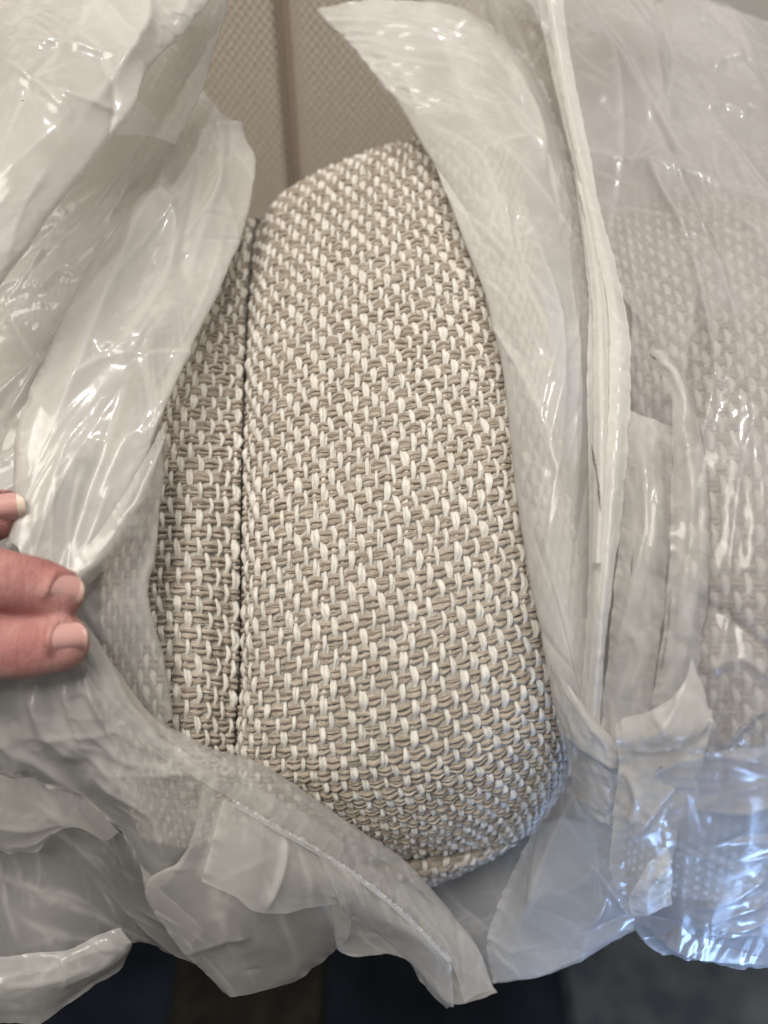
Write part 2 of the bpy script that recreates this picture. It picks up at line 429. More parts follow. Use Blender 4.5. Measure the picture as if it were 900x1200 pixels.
def weave(surf, parent, pc, pr, seed, individual=True, sub=4, nseg=6, warp_r=0.00120, mats=None, strands=3, scale=1.0, fuzz=0, plies=1):
    """Plain weave: cream warps running down, taupe weft bundles running across."""
    rng = np.random.default_rng(seed)
    mwarp, mweft = mats or (M_WARP, M_WEFT)
    Lt, Ls = surf.Lt[-1], surf.Ls[-1]
    nc = int(Ls / pc); nr = int(Lt / pr)
    A = 0.00050 * scale
    # ---- warps (each a loose twist of plies)
    spr = 6 if sub >= 3 else 2
    nt_ = nr * spr + 1
    lt = np.linspace(0, Lt, nt_); ls = (np.arange(nc) + 0.5) * Ls / nc
    g, dt, ds, n = surf.grid(lt, ls)
    ri = lt / (Lt / nr) - 0.5
    slub = 0.84 + 0.32 * rng.random((nr + 3, nc))
    shift = (rng.random((nr + 3, nc)) - 0.5) * 2
    acc = {"warp": [], "weft": []}
    yl = lt * 1000
    thick = 0.86 + 0.26 * rng.random(nc); thick[rng.random(nc) < 0.12] *= 1.12
    for j in range(nc):
        ph = np.cos(np.pi * (ri + j))
        hgt = A * 0.9 * np.sign(ph) * np.abs(ph) ** 0.9 + 0.00004 * scale
        sl = np.interp(ri, np.arange(-1, nr + 2), slub[:, j])
        sh = np.interp(ri, np.arange(-1, nr + 2), shift[:, j])
        wob = 0.00018 * scale * sh + 0.00028 * scale * np.sin(np.pi * (ri + j) + 0.9)
        c = g[:, j] + n[:, j] * hgt[:, None] + ds[:, j] * wob[:, None]
        r = warp_r * thick[j] * scale * sl * (0.80 + 0.25 * np.clip(ph, 0, 1))
        vs, qs, us = [], [], []; base = 0
        for q in range(plies):
            if plies == 1: cq, rq, rz = c, r, r * 0.72
            else:
                an = ri * 0.9 + q * 2 * np.pi / plies + rng.random() * 6 + 1.2 * vnoise(ri * 0.8, ri * 0 + q + j * 3.0, seed + 71)
                cq = c + ds[:, j] * (np.cos(an) * r * 0.46)[:, None] + n[:, j] * (np.sin(an) * r * 0.34)[:, None]
                rq = r * (0.54 + 0.22 * vnoise(ri * 1.3 + 9 * q, ri * 0 + j * 1.7, seed + 73)); rz = rq * 0.85
            v = tube_grid(cq, ds[:, j], n[:, j], rq, rz, nseg)
            uv = np.stack(np.broadcast_arrays(yl[:, None] + j * 7.3 + q * 2.9, (np.arange(nseg) / nseg)[None, :]), -1)
            vs.append(v.reshape(-1, 3)); qs.append(grid_quads(nt_, nseg, True) + base); us.append(uv.reshape(-1, 2)); base += nt_ * nseg
        acc["warp"].append((np.concatenate(vs), np.concatenate(qs), np.concatenate(us)))
    # ---- wefts
    ns_ = nc * sub + 1
    ls2 = np.linspace(0, Ls, ns_)
    lt2 = (np.arange(nr) + 0.5) * Lt / nr
    g, dt, ds, n = surf.grid(lt2, ls2)
    ci = ls2 / (Ls / nc) - 0.5
    off = (np.arange(strands) - (strands - 1) / 2) * (pr * 0.90 / strands)
    dome = (np.abs(np.arange(strands) - (strands - 1) / 2) / max(1, (strands - 1) / 2)) ** 2 * 0.00030
    fat = np.ones(strands)
    if strands == 6:                                   # two plies of three loose strands each
        off = np.array([-0.36, -0.235, -0.11, 0.11, 0.235, 0.36]) * pr
        dome = np.array([1, 0, 1, 1, 0, 1]) * 0.00034
        fat = np.array([0.85, 1.25, 0.85, 0.85, 1.25, 0.85])
    for i in range(nr):
        vs, qs, us = [], [], []; base = 0
        ph = -np.cos(np.pi * (i + ci))
        dip = np.where(ph > 0, A * 1.15 * np.abs(ph) ** 0.55, -A * 1.2 * np.abs(ph) ** 1.4)
        rowk = 0.9 + 0.2 * rng.random()
        for q in range(strands):
            nz = vnoise(ci * 0.7 + 100 * q, np.full_like(ci, i * 3.1), seed + 5) - 0.5
            nz2 = vnoise(ci * 0.5 + 50 * q, np.full_like(ci, i * 2.7 + 9), seed + 9) - 0.5
            squeeze = 0.80 + 0.20 * np.clip(ph, -0.6, 1)          # pinched where a warp crosses over
            hq = dip + 0.0004 * scale * nz2 - scale * dome[q]
            c = g[i] + n[i] * hq[:, None] + dt[i] * (off[q] * squeeze + 0.00055 * scale * nz)[:, None]
            r = pr * 0.90 / strands * (0.59 if strands < 4 else 0.84) * fat[q] * rowk * (0.95 + 0.6 * nz2)
            v = tube_grid(c, dt[i], n[i], r, r * 0.9, nseg)
            uv = np.stack(np.broadcast_arrays((ls2 * 1000)[:, None] + i * 11.7 + q * 3.3, (np.arange(nseg) / nseg)[None, :]), -1)
            vs.append(v.reshape(-1, 3)); qs.append(grid_quads(ns_, nseg, True) + base); us.append(uv.reshape(-1, 2)); base += ns_ * nseg
        acc["weft"].append((np.concatenate(vs), np.concatenate(qs), np.concatenate(us)))
    if fuzz:
        K = 3; V, Q = [], []
        for kind, dens in (("warp", 0.55), ("weft", 0.4)):
            allv = np.concatenate([a[0] for a in acc[kind]])
            m = int(fuzz * dens)
            p0 = allv[rng.integers(0, len(allv), m)]
            d0 = rng.normal(size=(m, 3)); d0 += NRM * 0.9; d0 /= np.linalg.norm(d0, axis=1, keepdims=True)
            d1 = rng.normal(size=(m, 3)) * 0.7
            Lh = 0.0009 + 0.0022 * rng.random(m) ** 2
            for s_ in range(m):
                tt = np.linspace(0, 1, K)[:, None]
                c = p0[s_] + Lh[s_] * (d0[s_] * tt + d1[s_] * tt ** 2 * 0.8)
                w_ = np.cross(d0[s_], d1[s_]); w_ /= np.linalg.norm(w_) + 1e-9; x_ = np.cross(w_, d0[s_])
                r_ = (0.00005 * (1.15 - tt[:, 0]))
                ph3 = np.array([0, 2.1, 4.2])
                ring = c[:, None] + r_[:, None, None] * (np.cos(ph3)[None, :, None] * w_ + np.sin(ph3)[None, :, None] * x_)
                Q.append(grid_quads(K, 3, True) + len(V) * K * 3); V.append(ring.reshape(-1, 3))
        V = np.concatenate(V)
        o = add("fuzz", V, np.concatenate(Q), M_FUZZ, parent, np.zeros((len(V), 2))); o["kind"] = "stuff"
    for kind, mat in (("warp", mwarp), ("weft", mweft)):
        if individual:
            for v, q, uv in acc[kind]: add(kind + "_yarn", v, q, mat, parent, uv)
        else:
            base = 0; V, Q, U = [], [], []
            for v, q, uv in acc[kind]:
                V.append(v); Q.append(q + base); U.append(uv); base += len(v)
            o = add(kind + "_yarns", np.concatenate(V), np.concatenate(Q), mat, parent, np.concatenate(U)); o["kind"] = "stuff"

def panel(name, surf, parent, mat, depth=0.0004, n=(90, 60)):
    lt = np.linspace(0, surf.Lt[-1], n[0]); ls = np.linspace(0, surf.Ls[-1], n[1])
    g, dt, ds, nn = surf.grid(lt, ls)
    v = g - nn * depth
    uv = np.stack(np.meshgrid(lt * 1000, ls * 1000, indexing='ij'), -1)
    return add(name, v.reshape(-1, 3), grid_quads(*n), mat, parent, uv.reshape(-1, 2))

PC, PR = 0.00280, 0.0044
cushion = empty("cushion", P(470, 1050, -120), "narrow cream and taupe tweed cushion bulging bare out of the torn plastic", "cushion")
front = Surf([
    [(330, 330, -102), (375, 285, -102), (470, 235, -102), (560, 225, -99), (600, 240, -102)],
    [(305, 268, -76), (345, 220, -73), (455, 172, -71), (555, 156, -72), (605, 165, -82)],
    [(295, 334, -52), (328, 307, -45), (455, 263, -42), (565, 243, -45), (618, 251, -58)],
    [(289, 464, -30), (322, 444, -22), (462, 401, -16), (588, 373, -20), (640, 371, -37)],
    [(285, 627, -12), (320, 616, -3), (470, 578, 6), (604, 548, 0), (660, 543, -19)],
    [(284, 776, -8), (318, 773, 5), (478, 744, 14), (618, 709, 7), (682, 702, -22)],
    [(279, 891, -10), (312, 897, 2), (480, 884, 10), (628, 839, 2), (682, 832, -28)],
    [(296, 960, -24), (330, 966, -14), (490, 961, -7), (622, 920, -14), (664, 912, -45)],
    [(340, 1002, -48), (368, 1008, -40), (490, 1003, -32), (596, 986, -38), (628, 970, -64)],
])
fp = panel("front_panel", front, cushion, M_BACK)
weave(front, fp, PC, PR, 3, fuzz=20000, strands=6, plies=2, nseg=5, sub=3)
side = Surf([
    [(220, 345, -102), (260, 330, -95), (322, 320, -99)],
    [(232, 300, -80), (266, 268, -73), (302, 256, -78)],
    [(205, 345, -60), (247, 330, -50), (289, 330, -53)],
    [(160, 462, -37), (222, 452, -24), (284, 455, -31)],
    [(125, 620, -34), (212, 612, -5), (281, 615, -14)],
    [(120, 760, -26), (212, 755, -2), (280, 765, -10)],
    [(130, 880, -28), (212, 888, -4), (275, 885, -12)],
    [(165, 980, -52), (228, 992, -34), (292, 960, -27)],
])
sp = panel("side_panel", side, cushion, M_BACK)
weave(side, sp, PC, PR, 11, fuzz=7000, strands=6, plies=2, nseg=5, sub=3)
# lower end panel under the cross seam
endp = Surf([
    [(330, 1000, -50), (400, 1012, -44), (490, 1007, -36), (592, 987, -40), (626, 968, -66)],
    [(345, 1015, -52), (405, 1028, -44), (492, 1023, -37), (578, 1000, -42), (612, 976, -68)],
    [(365, 1030, -66), (415, 1042, -58), (495, 1037, -52), (558, 1012, -56), (596, 984, -78)],
    [(385, 1035, -90), (430, 1045, -84), (495, 1036, -78), (545, 1012, -82), (585, 986, -95)],
])
ep = panel("end_panel", endp, cushion, M_BACK, n=(30, 50))
weave(endp, ep, PC, PR * 0.85, 23, strands=4, plies=2, nseg=5)

def polytube(name, pts, r, mat, parent, n=120, nseg=6, jitter=0.0, seed=0):
    c = resample(PA(pts), n)
    t = np.gradient(c, axis=0); t /= np.linalg.norm(t, axis=1, keepdims=True)
    s = np.cross(t, NRM); s /= np.linalg.norm(s, axis=1, keepdims=True)
    nn = np.cross(s, t)
    rng = np.random.default_rng(seed)
    c = c + (s * (rng.random(n)[:, None] - 0.5) + nn * (rng.random(n)[:, None] - 0.5)) * jitter
    rr = np.full(n, r) if np.isscalar(r) else np.interp(np.linspace(0, 1, n), np.linspace(0, 1, len(r)), r)
    L = np.concatenate([[0], np.cumsum(np.linalg.norm(np.diff(c, axis=0), axis=1))]) * 1000
    uv = np.stack(np.broadcast_arrays(L[:, None], (np.arange(nseg) / nseg)[None, :]), -1)
    return add(name, tube_grid(c, s, nn, rr, rr, nseg).reshape(-1, 3), grid_quads(n, nseg, True), mat, parent, uv.reshape(-1, 2))
polytube("seam", [(312, 275, -86), (298, 275, -73), (291, 335, -58), (286, 455, -36), (283, 615, -18), (282, 762, -13), (277, 882, -15), (296, 958, -30)],
         0.0009, M_SEAM, cushion, n=260, jitter=0.0004)
polytube("cross_seam", [(325, 1000, -52), (370, 1010, -46), (490, 1006, -37), (596, 988, -42), (632, 970, -68)], 0.0008, M_SEAM, cushion, n=120, jitter=0.0004)

# the wider cushion still wrapped on the right
wrapped = empty("cushion", P(820, 1080, -60), "wide tweed cushion still wrapped under the hazy film", "cushion")
right = Surf([
    [(660, 230, -120), (740, 215, -112), (850, 215, -105), (960, 235, -105), (1060, 260, -110)],
    [(668, 290, -72), (745, 270, -52), (850, 265, -42), (965, 285, -42), (1080, 300, -60)],
    [(700, 430, -34), (765, 415, -8), (865, 410, 4), (985, 420, 2), (1100, 430, -25)],
    [(712, 620, -12), (775, 615, 14), (875, 612, 26), (1000, 615, 22), (1120, 620, -10)],
    [(712, 800, -12), (775, 800, 12), (875, 802, 24), (1000, 800, 20), (1120, 800, -10)],
    [(705, 930, -35), (765, 945, -10), (865, 955, 4), (985, 950, 2), (1100, 940, -30)],
    [(700, 1010, -75), (755, 1040, -58), (850, 1055, -45), (960, 1050, -45), (1060, 1030, -70)],
])
rp = panel("front_panel", right, wrapped, M_BACK)
weave(right, rp, PC * 1.02, PR * 1.02, 31, sub=3, nseg=4)

def lining(surf, parent, depth):
    """Closes a panel's open back with the cushion's hidden lining."""
    lt = np.linspace(0, surf.Lt[-1], 40); ls = np.linspace(0, surf.Ls[-1], 24)
    g, dt, ds, nn = surf.grid(lt, ls)
    g = g - nn * 0.0008
    loop = np.concatenate([g[:-1, 0], g[-1, :-1], g[:0:-1, -1], g[0, :0:-1]])
    c = loop.mean(0); m = len(loop)
    rings = [loop, c + (loop - c) * 0.96 - NRM * depth * 0.5, c + (loop - c) * 0.8 - NRM * depth, np.repeat((c - NRM * depth * 1.05)[None], m, 0)]
    add("lining", np.concatenate(rings), grid_quads(4, m, True), M_BACK, parent, np.zeros((4 * m, 2)))
lining(front, cushion, 0.05); lining(side, cushion, 0.04); lining(right, wrapped, 0.06)

# ------------------------------------------------------------------ sofa back behind
sofa = empty("sofa_back", (-0.1, 0.26, 0.0), "shaded taupe woven sofa backrest with one vertical seam behind the cushion", "sofa")
class WorldSurf(Surf):
    def __init__(self, net):
        self.net = np.asarray(net, float); self.R, self.C = self.net.shape[:2]
        ts = np.linspace(0, self.R - 1, 300); ss = np.linspace(0, self.C - 1, 200)
        g = self.raw(ts, ss)
        self.Lt = np.concatenate([[0], np.cumsum(np.linalg.norm(np.diff(g, axis=0), axis=2).mean(1))])
        self.Ls = np.concatenate([[0], np.cumsum(np.linalg.norm(np.diff(g, axis=1), axis=2).mean(0))])
        self.ts, self.ss = ts, ss
XS = -0.0445
def sofa_panel(xa, xb, seed):
    xs = [xa, xa + 0.0045 * np.sign(xb - xa), xa + 0.016 * np.sign(xb - xa), (xa + xb) / 2, xb]
    ys = [0.261, 0.2545, 0.2510, 0.250, 0.250]
    net = [[(x, y + (0.9 - z) * -0.02, z) for x, y in zip(xs, ys)] for z in (0.85, 0.75, 0.65, 0.55, 0.45, 0.36)]
    s = WorldSurf(net)
    pn = panel("back_panel", s, sofa, M_SOFA, n=(60, 90))
sofa_panel(XS, -0.30, 41)
sofa_panel(XS, 0.128, 43)
sm = add("seam", *(lambda n: (tube_grid(np.stack([np.full(n, XS), 0.2600 - (0.9 - np.linspace(0.36, 0.85, n)) * 0.02, np.linspace(0.36, 0.85, n)], 1), np.tile(RGT, (n, 1)), np.tile([0, -1.0, 0], (n, 1)), np.full(n, 0.0022), np.full(n, 0.0022), 6).reshape(-1, 3), grid_quads(n, 6, True)))(60), M_SOFA_SEAM, sofa)
# solid core of the sofa back
cv = [(-0.30, 0.275, 0.36), (0.125, 0.275, 0.36), (0.125, 0.40, 0.36), (-0.30, 0.40, 0.36), (-0.30, 0.275, 0.85), (0.125, 0.275, 0.85), (0.125, 0.40, 0.85), (-0.30, 0.40, 0.85)]
add("frame", cv, [(0, 1, 5, 4), (1, 2, 6, 5), (2, 3, 7, 6), (3, 0, 4, 7), (4, 5, 6, 7), (3, 2, 1, 0)], M_SOFA_WEFT, sofa, smooth=False)

# ------------------------------------------------------------------ plastic film
bag = empty("plastic_bag", P(450, 1180, -60), "clear milky plastic bag torn open and crumpled around both cushions", "plastic bag")

def crumple(x, y, seed, lam, ncr=6):
    """Sharp-creased faceted relief, about -1..1; x, y in mm; lam crease spacing in mm."""
    rng = np.random.default_rng(seed)
    h = np.zeros_like(x)
    for k in range(ncr):
        th = rng.random() * np.pi; l = lam * (0.6 + 1.3 * rng.random())
        wx = (vnoise(x / (l * 1.7) + 31 * k, y / (l * 1.7), seed + k) - 0.5) * 0.55
        ph = (x * np.cos(th) + y * np.sin(th)) / l + wx + rng.random()
        tri = 1 - np.abs((ph % 1.0) - 0.5) * 4
        mask = np.clip((vnoise(x / (l * 1.3) + 7 * k, y / (l * 1.3) + 3, seed + 50 + k) - 0.35) * 2.6, 0, 1)
        h += tri * mask * l / lam * (0.5 + 0.5 * rng.random())
    return h / ncr * 2.3

def creases(U, V, seed, count, along, Lr=(5, 18), wr=(0.6, 2.4), spread=0.5, cross=0.28):
    """Localised sharp ridge lines of pinched film, mostly along the drape."""
    rng = np.random.default_rng(seed)
    h = np.zeros_like(U)
    um, vm = U.max(), V.max()
    for k in range(count):
        cu, cv = rng.random() * um, rng.random() * vm
        th = rng.normal() * spread + (0 if rng.random() > cross else 1.2)
        if not along: th += np.pi / 2
        dv, du = np.cos(th), np.sin(th)
        Lc = Lr[0] + Lr[1] * rng.random() ** 1.5; wd = wr[0] + wr[1] * rng.random() ** 2; am = (0.25 + 0.75 * rng.random()) * (1 if rng.random() < 0.65 else -1)
        R = 1.6 * Lc + 2.5 * wd
        sel = np.nonzero((np.abs(U - cu) < R) & (np.abs(V - cv) < R))
        Us, Vs = U[sel], V[sel]
        x = (Us - cu) * du + (Vs - cv) * dv; y = -(Us - cu) * dv + (Vs - cv) * du
        y = y + 0.10 * Lc * np.sin(x / Lc * 2.1 + k)
        wa = np.where(y > 0, wd, wd * (0.35 + 0.65 * rng.random()))          # steeper on one side
        h[sel] += am * wd * 0.45 * np.exp(-(np.sqrt(y * y + 0.09) - 0.3) / wa) * np.exp(-(x / Lc) ** 2 * 2.2)
    return h

def film(name, guides, seed, mat=None, parent=None, step=0.6, crump=1.0, lam=14.0, fold=1.2, fold_l=9.0, fine=0.25, edge_jit=0.6, fold_along=True, label=None, crease=0.9, dens=1.0, flutter=1.6, fw_=(1.2, 4.5), hero=()):
    """Sheet lofted through guide curves (photo pixel + depth). crump: soft drape and facets, fold: long folds along the guides, fine: clusters of small wrinkles."""
    G = [PA(g) for g in guides]
    Lg = max(np.linalg.norm(np.diff(g, axis=0), axis=1).sum() for g in G) * 1000
    nv = int(np.clip(Lg / step, 24, 460))
    C = np.stack([resample(g, nv) for g in G])                       # [guides, nv, 3]
    gap = np.linalg.norm(np.diff(C, axis=0), axis=2).mean(1) * 1000
    cum = np.concatenate([[0], np.cumsum(np.maximum(gap, 0.5))])
    nu = int(np.clip(cum[-1] / step, 10, 360))
    xs = np.interp(np.linspace(0, cum[-1], nu), cum, np.arange(len(G)))
    S = np.einsum('ug,gvk->uvk', cr_weights(len(G), xs), C)
    du = np.linalg.norm(np.diff(S, axis=0), axis=2) * 1000; dv = np.linalg.norm(np.diff(S, axis=1), axis=2) * 1000
    U = np.concatenate([np.zeros((1, nv)), np.cumsum(du, 0)]); V = np.concatenate([np.zeros((nu, 1)), np.cumsum(dv, 1)], 1)
    U = 0.5 * U + 0.5 * np.linspace(0, cum[-1], nu)[:, None]
    a = np.gradient(S, axis=0); b = np.gradient(S, axis=1)
    n = np.cross(a, b); ln = np.linalg.norm(n, axis=2, keepdims=True); n = n / np.maximum(ln, 1e-12)
    if (n * NRM).sum(2).mean() < 0: n = -n
    width = np.clip(np.linalg.norm(S[-1] - S[0], axis=1) * 1000 / max(cum[-1], 1e-6), 0.15, 1.3)[None, :]
    area = cum[-1] * Lg
    # soft drape
    h = crump * 1.3 * (fbm(U / lam * 0.55 + seed, V / lam * 0.42, seed + 3, 2) - 0.38) * lam / 12
    # long folds
    h = h + fold * creases(U, V, seed + 200, int(np.clip(area / (fold_l * 38), 3, 40)), fold_along, (Lg * 0.12, Lg * 0.28), fw_, 0.22, 0.08) * 1.0
    # short pinched creases
    h = h + crease * creases(U, V, seed + 300, int(np.clip(area / 110 * dens, 5, 170)), fold_along, wr=(0.4, 1.8))
    # folds seen in the bag: (polyline, height mm, width mm)
    if hero:
        rel = S - ORIGIN; dd = rel @ NRM * 1000; kk = (DIST - dd) / DIST * MMPX * 0.001
        px = rel @ RGT / kk + 450; py = 600 - rel @ UPV / kk
        for pts, am, wd in hero:
            q = resample(np.array([(x, y, 0) for x, y in pts], float), 24)[:, :2]
            best = np.full(px.shape, 1e9); tb = np.zeros(px.shape)
            for k in range(23):
                e = q[k + 1] - q[k]; tt = np.clip(((px - q[k, 0]) * e[0] + (py - q[k, 1]) * e[1]) / (e @ e), 0, 1)
                dx = px - q[k, 0] - tt * e[0]; dy = py - q[k, 1] - tt * e[1]
                d2 = np.hypot(dx, dy); sg = np.sign(dx * e[1] - dy * e[0])
                m = d2 < np.abs(best); best = np.where(m, d2 * np.where(sg == 0, 1, sg), best); tb = np.where(m, (k + tt) / 23, tb)
            dmm = best * MMPX
            fade = np.clip(np.minimum(tb, 1 - tb) * 5, 0, 1)
            wa = np.where(dmm > 0, wd, wd * 0.4)
            h = h + am * np.exp(-(np.sqrt(dmm ** 2 + 0.06) - 0.25) / wa) * fade
    # clusters of small wrinkles
    cl = np.clip((vnoise(U / 15 + 3, V / 19, seed + 19) - 0.47) * 4, 0, 1)
    fw = creases(U, V, seed + 400, int(np.clip(area / 16 * dens, 20, 420)), fold_along, (1.6, 3.5), (0.25, 0.7), 0.9, 0.4)
    h = h + fine * 2.8 * fw * cl + fine * 0.5 * crumple(U + 91, V + 17, seed + 77, 4.5, 4) * cl
    ed = np.minimum(np.arange(nu), np.arange(nu)[::-1])[:, None] * step
    h = h * width * np.clip(0.35 + ed / 4.0, 0, 1)
    flut = (fbm(V / 5 + seed * 3, ed * 0 + 2.5, seed + 61) - 0.45) * 2 * np.exp(-ed / 2.2)
    h = h + flutter * flut * width
    S = S + n * (h * 0.001)[..., None]
    # stress whitening along the creases
    lap = np.zeros_like(h)
    lap[1:-1, 1:-1] = h[2:, 1:-1] + h[:-2, 1:-1] + h[1:-1, 2:] + h[1:-1, :-2] - 4 * h[1:-1, 1:-1]
    lap = np.abs(lap)
    for _ in range(2):
        lap[1:-1, 1:-1] = (lap[1:-1, 1:-1] * 2 + lap[2:, 1:-1] + lap[:-2, 1:-1] + lap[1:-1, 2:] + lap[1:-1, :-2]) / 6
    whit = np.clip(lap / 0.12 - 0.1, 0, 1)
    whit = np.maximum(whit, np.clip(1 - ed / 0.7, 0, 1) * 0.6)
    if edge_jit:
        ea = (fbm(V[0] / 7 + seed, V[0] * 0 + 1.5, seed + 21) - 0.45) * edge_jit * 2
        eb = (fbm(V[-1] / 7 + seed, V[-1] * 0 + 7.5, seed + 22) - 0.45) * edge_jit * 2
        f0 = np.exp(-np.arange(nu) * step / 3.0)[:, None]; f1 = f0[::-1]
        bn = b / np.maximum(np.linalg.norm(b, axis=2, keepdims=True), 1e-12)
        e0 = (fbm(U[:, 0] / 6 + seed, U[:, 0] * 0 + 3.5, seed + 23) - 0.45) * edge_jit * 3
        e1 = (fbm(U[:, -1] / 6 + seed, U[:, -1] * 0 + 4.5, seed + 24) - 0.45) * edge_jit * 3
        g0 = np.exp(-np.arange(nv) * step / 4.0)[None, :]; g1 = g0[:, ::-1]
        S = S - bn * (g0 * e0[:, None] - g1 * e1[:, None])[..., None] * 0.001
        an = a / np.maximum(np.linalg.norm(a, axis=2, keepdims=True), 1e-12)
        S = S - an * (f0 * ea[None, :] - f1 * eb[None, :])[..., None] * 0.001
    uv = np.stack([U, V], -1)
    o = add(name, S.reshape(-1, 3), grid_quads(nu, nv), mat or M_FILM, parent or bag, uv.reshape(-1, 2))
    at = o.data.attributes.new("whiten", 'FLOAT', 'POINT')
    at.data.foreach_set("value", whit.astype(np.float32).ravel())
    if label: o["label"] = label
    return o

# --- upper left
film("film_sheet", [
    [(150, 105, -45), (60, 215, -32), (-50, 320, -22)],
    [(206, 165, -42), (100, 290, -25), (-50, 450, -8)],
    [(216, 195, -44), (140, 340, -24), (55, 480, -6), (-45, 640, 6)],
    [(236, 180, -50), (190, 330, -30), (110, 500, -8), (-10, 700, 8)],
], 101, M_FILM_DENSE, crump=1.7, lam=11, fold=1.6, fold_l=10, fine=0.5, hero=[([(190, 200), (130, 290), (60, 400), (10, 480)], 2.0, 4), ([(100, 330), (70, 320), (40, 350)], 1.5, 2), ([(60, 420), (30, 470), (5, 500)], 1.8, 3)])
film("film_sheet", [
    [(100, -40, -30), (90, 80, -18), (85, 165, -10)],
    [(200, -40, -30), (175, 90, -18), (160, 158, -10)],
    [(268, -30, -34), (262, 15, -33), (247, 62, -30), (237, 100, -27), (205, 168, -16)],
    [(255, -30, -42), (250, 15, -42), (237, 62, -38), (228, 100, -34), (196, 160, -22)],
], 103, M_FILM, crump=0.8, lam=16, fold=0.7, fine=0.15)
film("film_flap", [
    [(-70, -60, 5), (-80, 120, 25), (-90, 300, 35)],
    [(60, -60, 0), (0, 80, 28), (-60, 320, 42)],
    [(170, -50, -8), (95, 60, 22), (20, 190, 36), (-50, 350, 42)],
    [(262, -30, -22), (225, 20, -10), (174, 78, 12), (147, 130, 20), (62, 242, 31), (-25, 370, 38)],
    [(250, -30, -34), (212, 22, -22), (160, 84, 2), (135, 130, 12), (52, 240, 24), (-35, 370, 30)],
], 105, M_FILM_DENSE, crump=2.4, lam=13, fold=2.2, fold_l=16, fine=0.6, hero=[([(0, 65), (40, 95), (88, 145)], 2.2, 4), ([(118, 0), (148, 48), (172, 80)], 2.2, 4), ([(60, 104), (100, 120), (145, 131)], 1.6, 3), ([(4, 318), (24, 250), (60, 190)], 2.0, 5), ([(20, 20), (70, 45), (140, 70)], 1.2, 3)])

# --- long flap along the left edge of the opening, pinched by the fingers
film("film_flap", [
    [(196, 180, -50), (176, 225, -36), (95, 330, -8), (35, 480, 14), (5, 640, 26)],
    [(206, 170, -46), (188, 212, -30), (108, 322, -2), (48, 470, 19), (18, 640, 30)],
    [(224, 128, -58), (236, 205, -36), (168, 360, -2), (95, 520, 21), (45, 680, 30)],
    [(236, 106, -64), (262, 135, -58), (290, 172, -50), (298, 196, -45), (282, 272, -30), (214, 424, 4), (183, 495, 15), (140, 610, 22), (85, 690, 29)],
    [(230, 112, -70), (255, 142, -64), (280, 176, -58), (288, 198, -53), (272, 270, -37), (205, 420, -4), (174, 492, 8), (132, 605, 16), (80, 690, 24)],
], 107, M_FILM_DENSE, crump=1.5, lam=12, fold=2.0, fold_l=11, fine=0.5, hero=[([(90, 684), (108, 625), (135, 560)], 1.3, 1.8), ([(78, 680), (84, 610), (100, 540)], 1.2, 1.6), ([(60, 672), (62, 600), (72, 540)], 1.0, 1.6), ([(188, 215), (150, 285), (100, 400), (60, 510)], 1.8, 4), ([(228, 225), (190, 330), (128, 425)], 1.5, 3), ([(90, 490), (62, 560), (40, 640)], 1.2, 2), ([(118, 412), (130, 404), (152, 424)], 1.2, 2), ([(168, 500), (148, 512), (135, 535), (105, 600)], 1.6, 4), ([(236, 185), (205, 195), (185, 215)], 1.4, 3)])
film("film_fold", [
    [(190, 500, 17), (160, 555, 23), (112, 628, 29), (74, 668, 32)],
    [(194, 512, 20), (166, 580, 25), (122, 650, 30), (90, 676, 32)],
    [(198, 520, 15), (172, 605, 22), (140, 650, 26), (106, 684, 29)],
], 109, M_FILM, crump=0.5, lam=14, fold=0.4, fine=0.1, edge_jit=0.2)
film("film_sheet", [
    [(150, 490, -2), (95, 640, 12), (90, 730, 20), (140, 810, 15), (175, 870, 8)],
    [(176, 478, 4), (140, 600, 14), (120, 700, 18), (160, 790, 16), (190, 855, 10)],
    [(190, 468, 4), (188, 560, 9), (182, 630, 12), (172, 700, 14), (192, 775, 12), (202, 842, 9)],
    [(184, 474, -2), (181, 560, 4), (175, 630, 7), (166, 700, 9), (186, 775, 7), (196, 842, 4)],
], 111, M_FILM, crump=1.1, lam=13, fold=1.0, fold_l=9, fine=0.3)

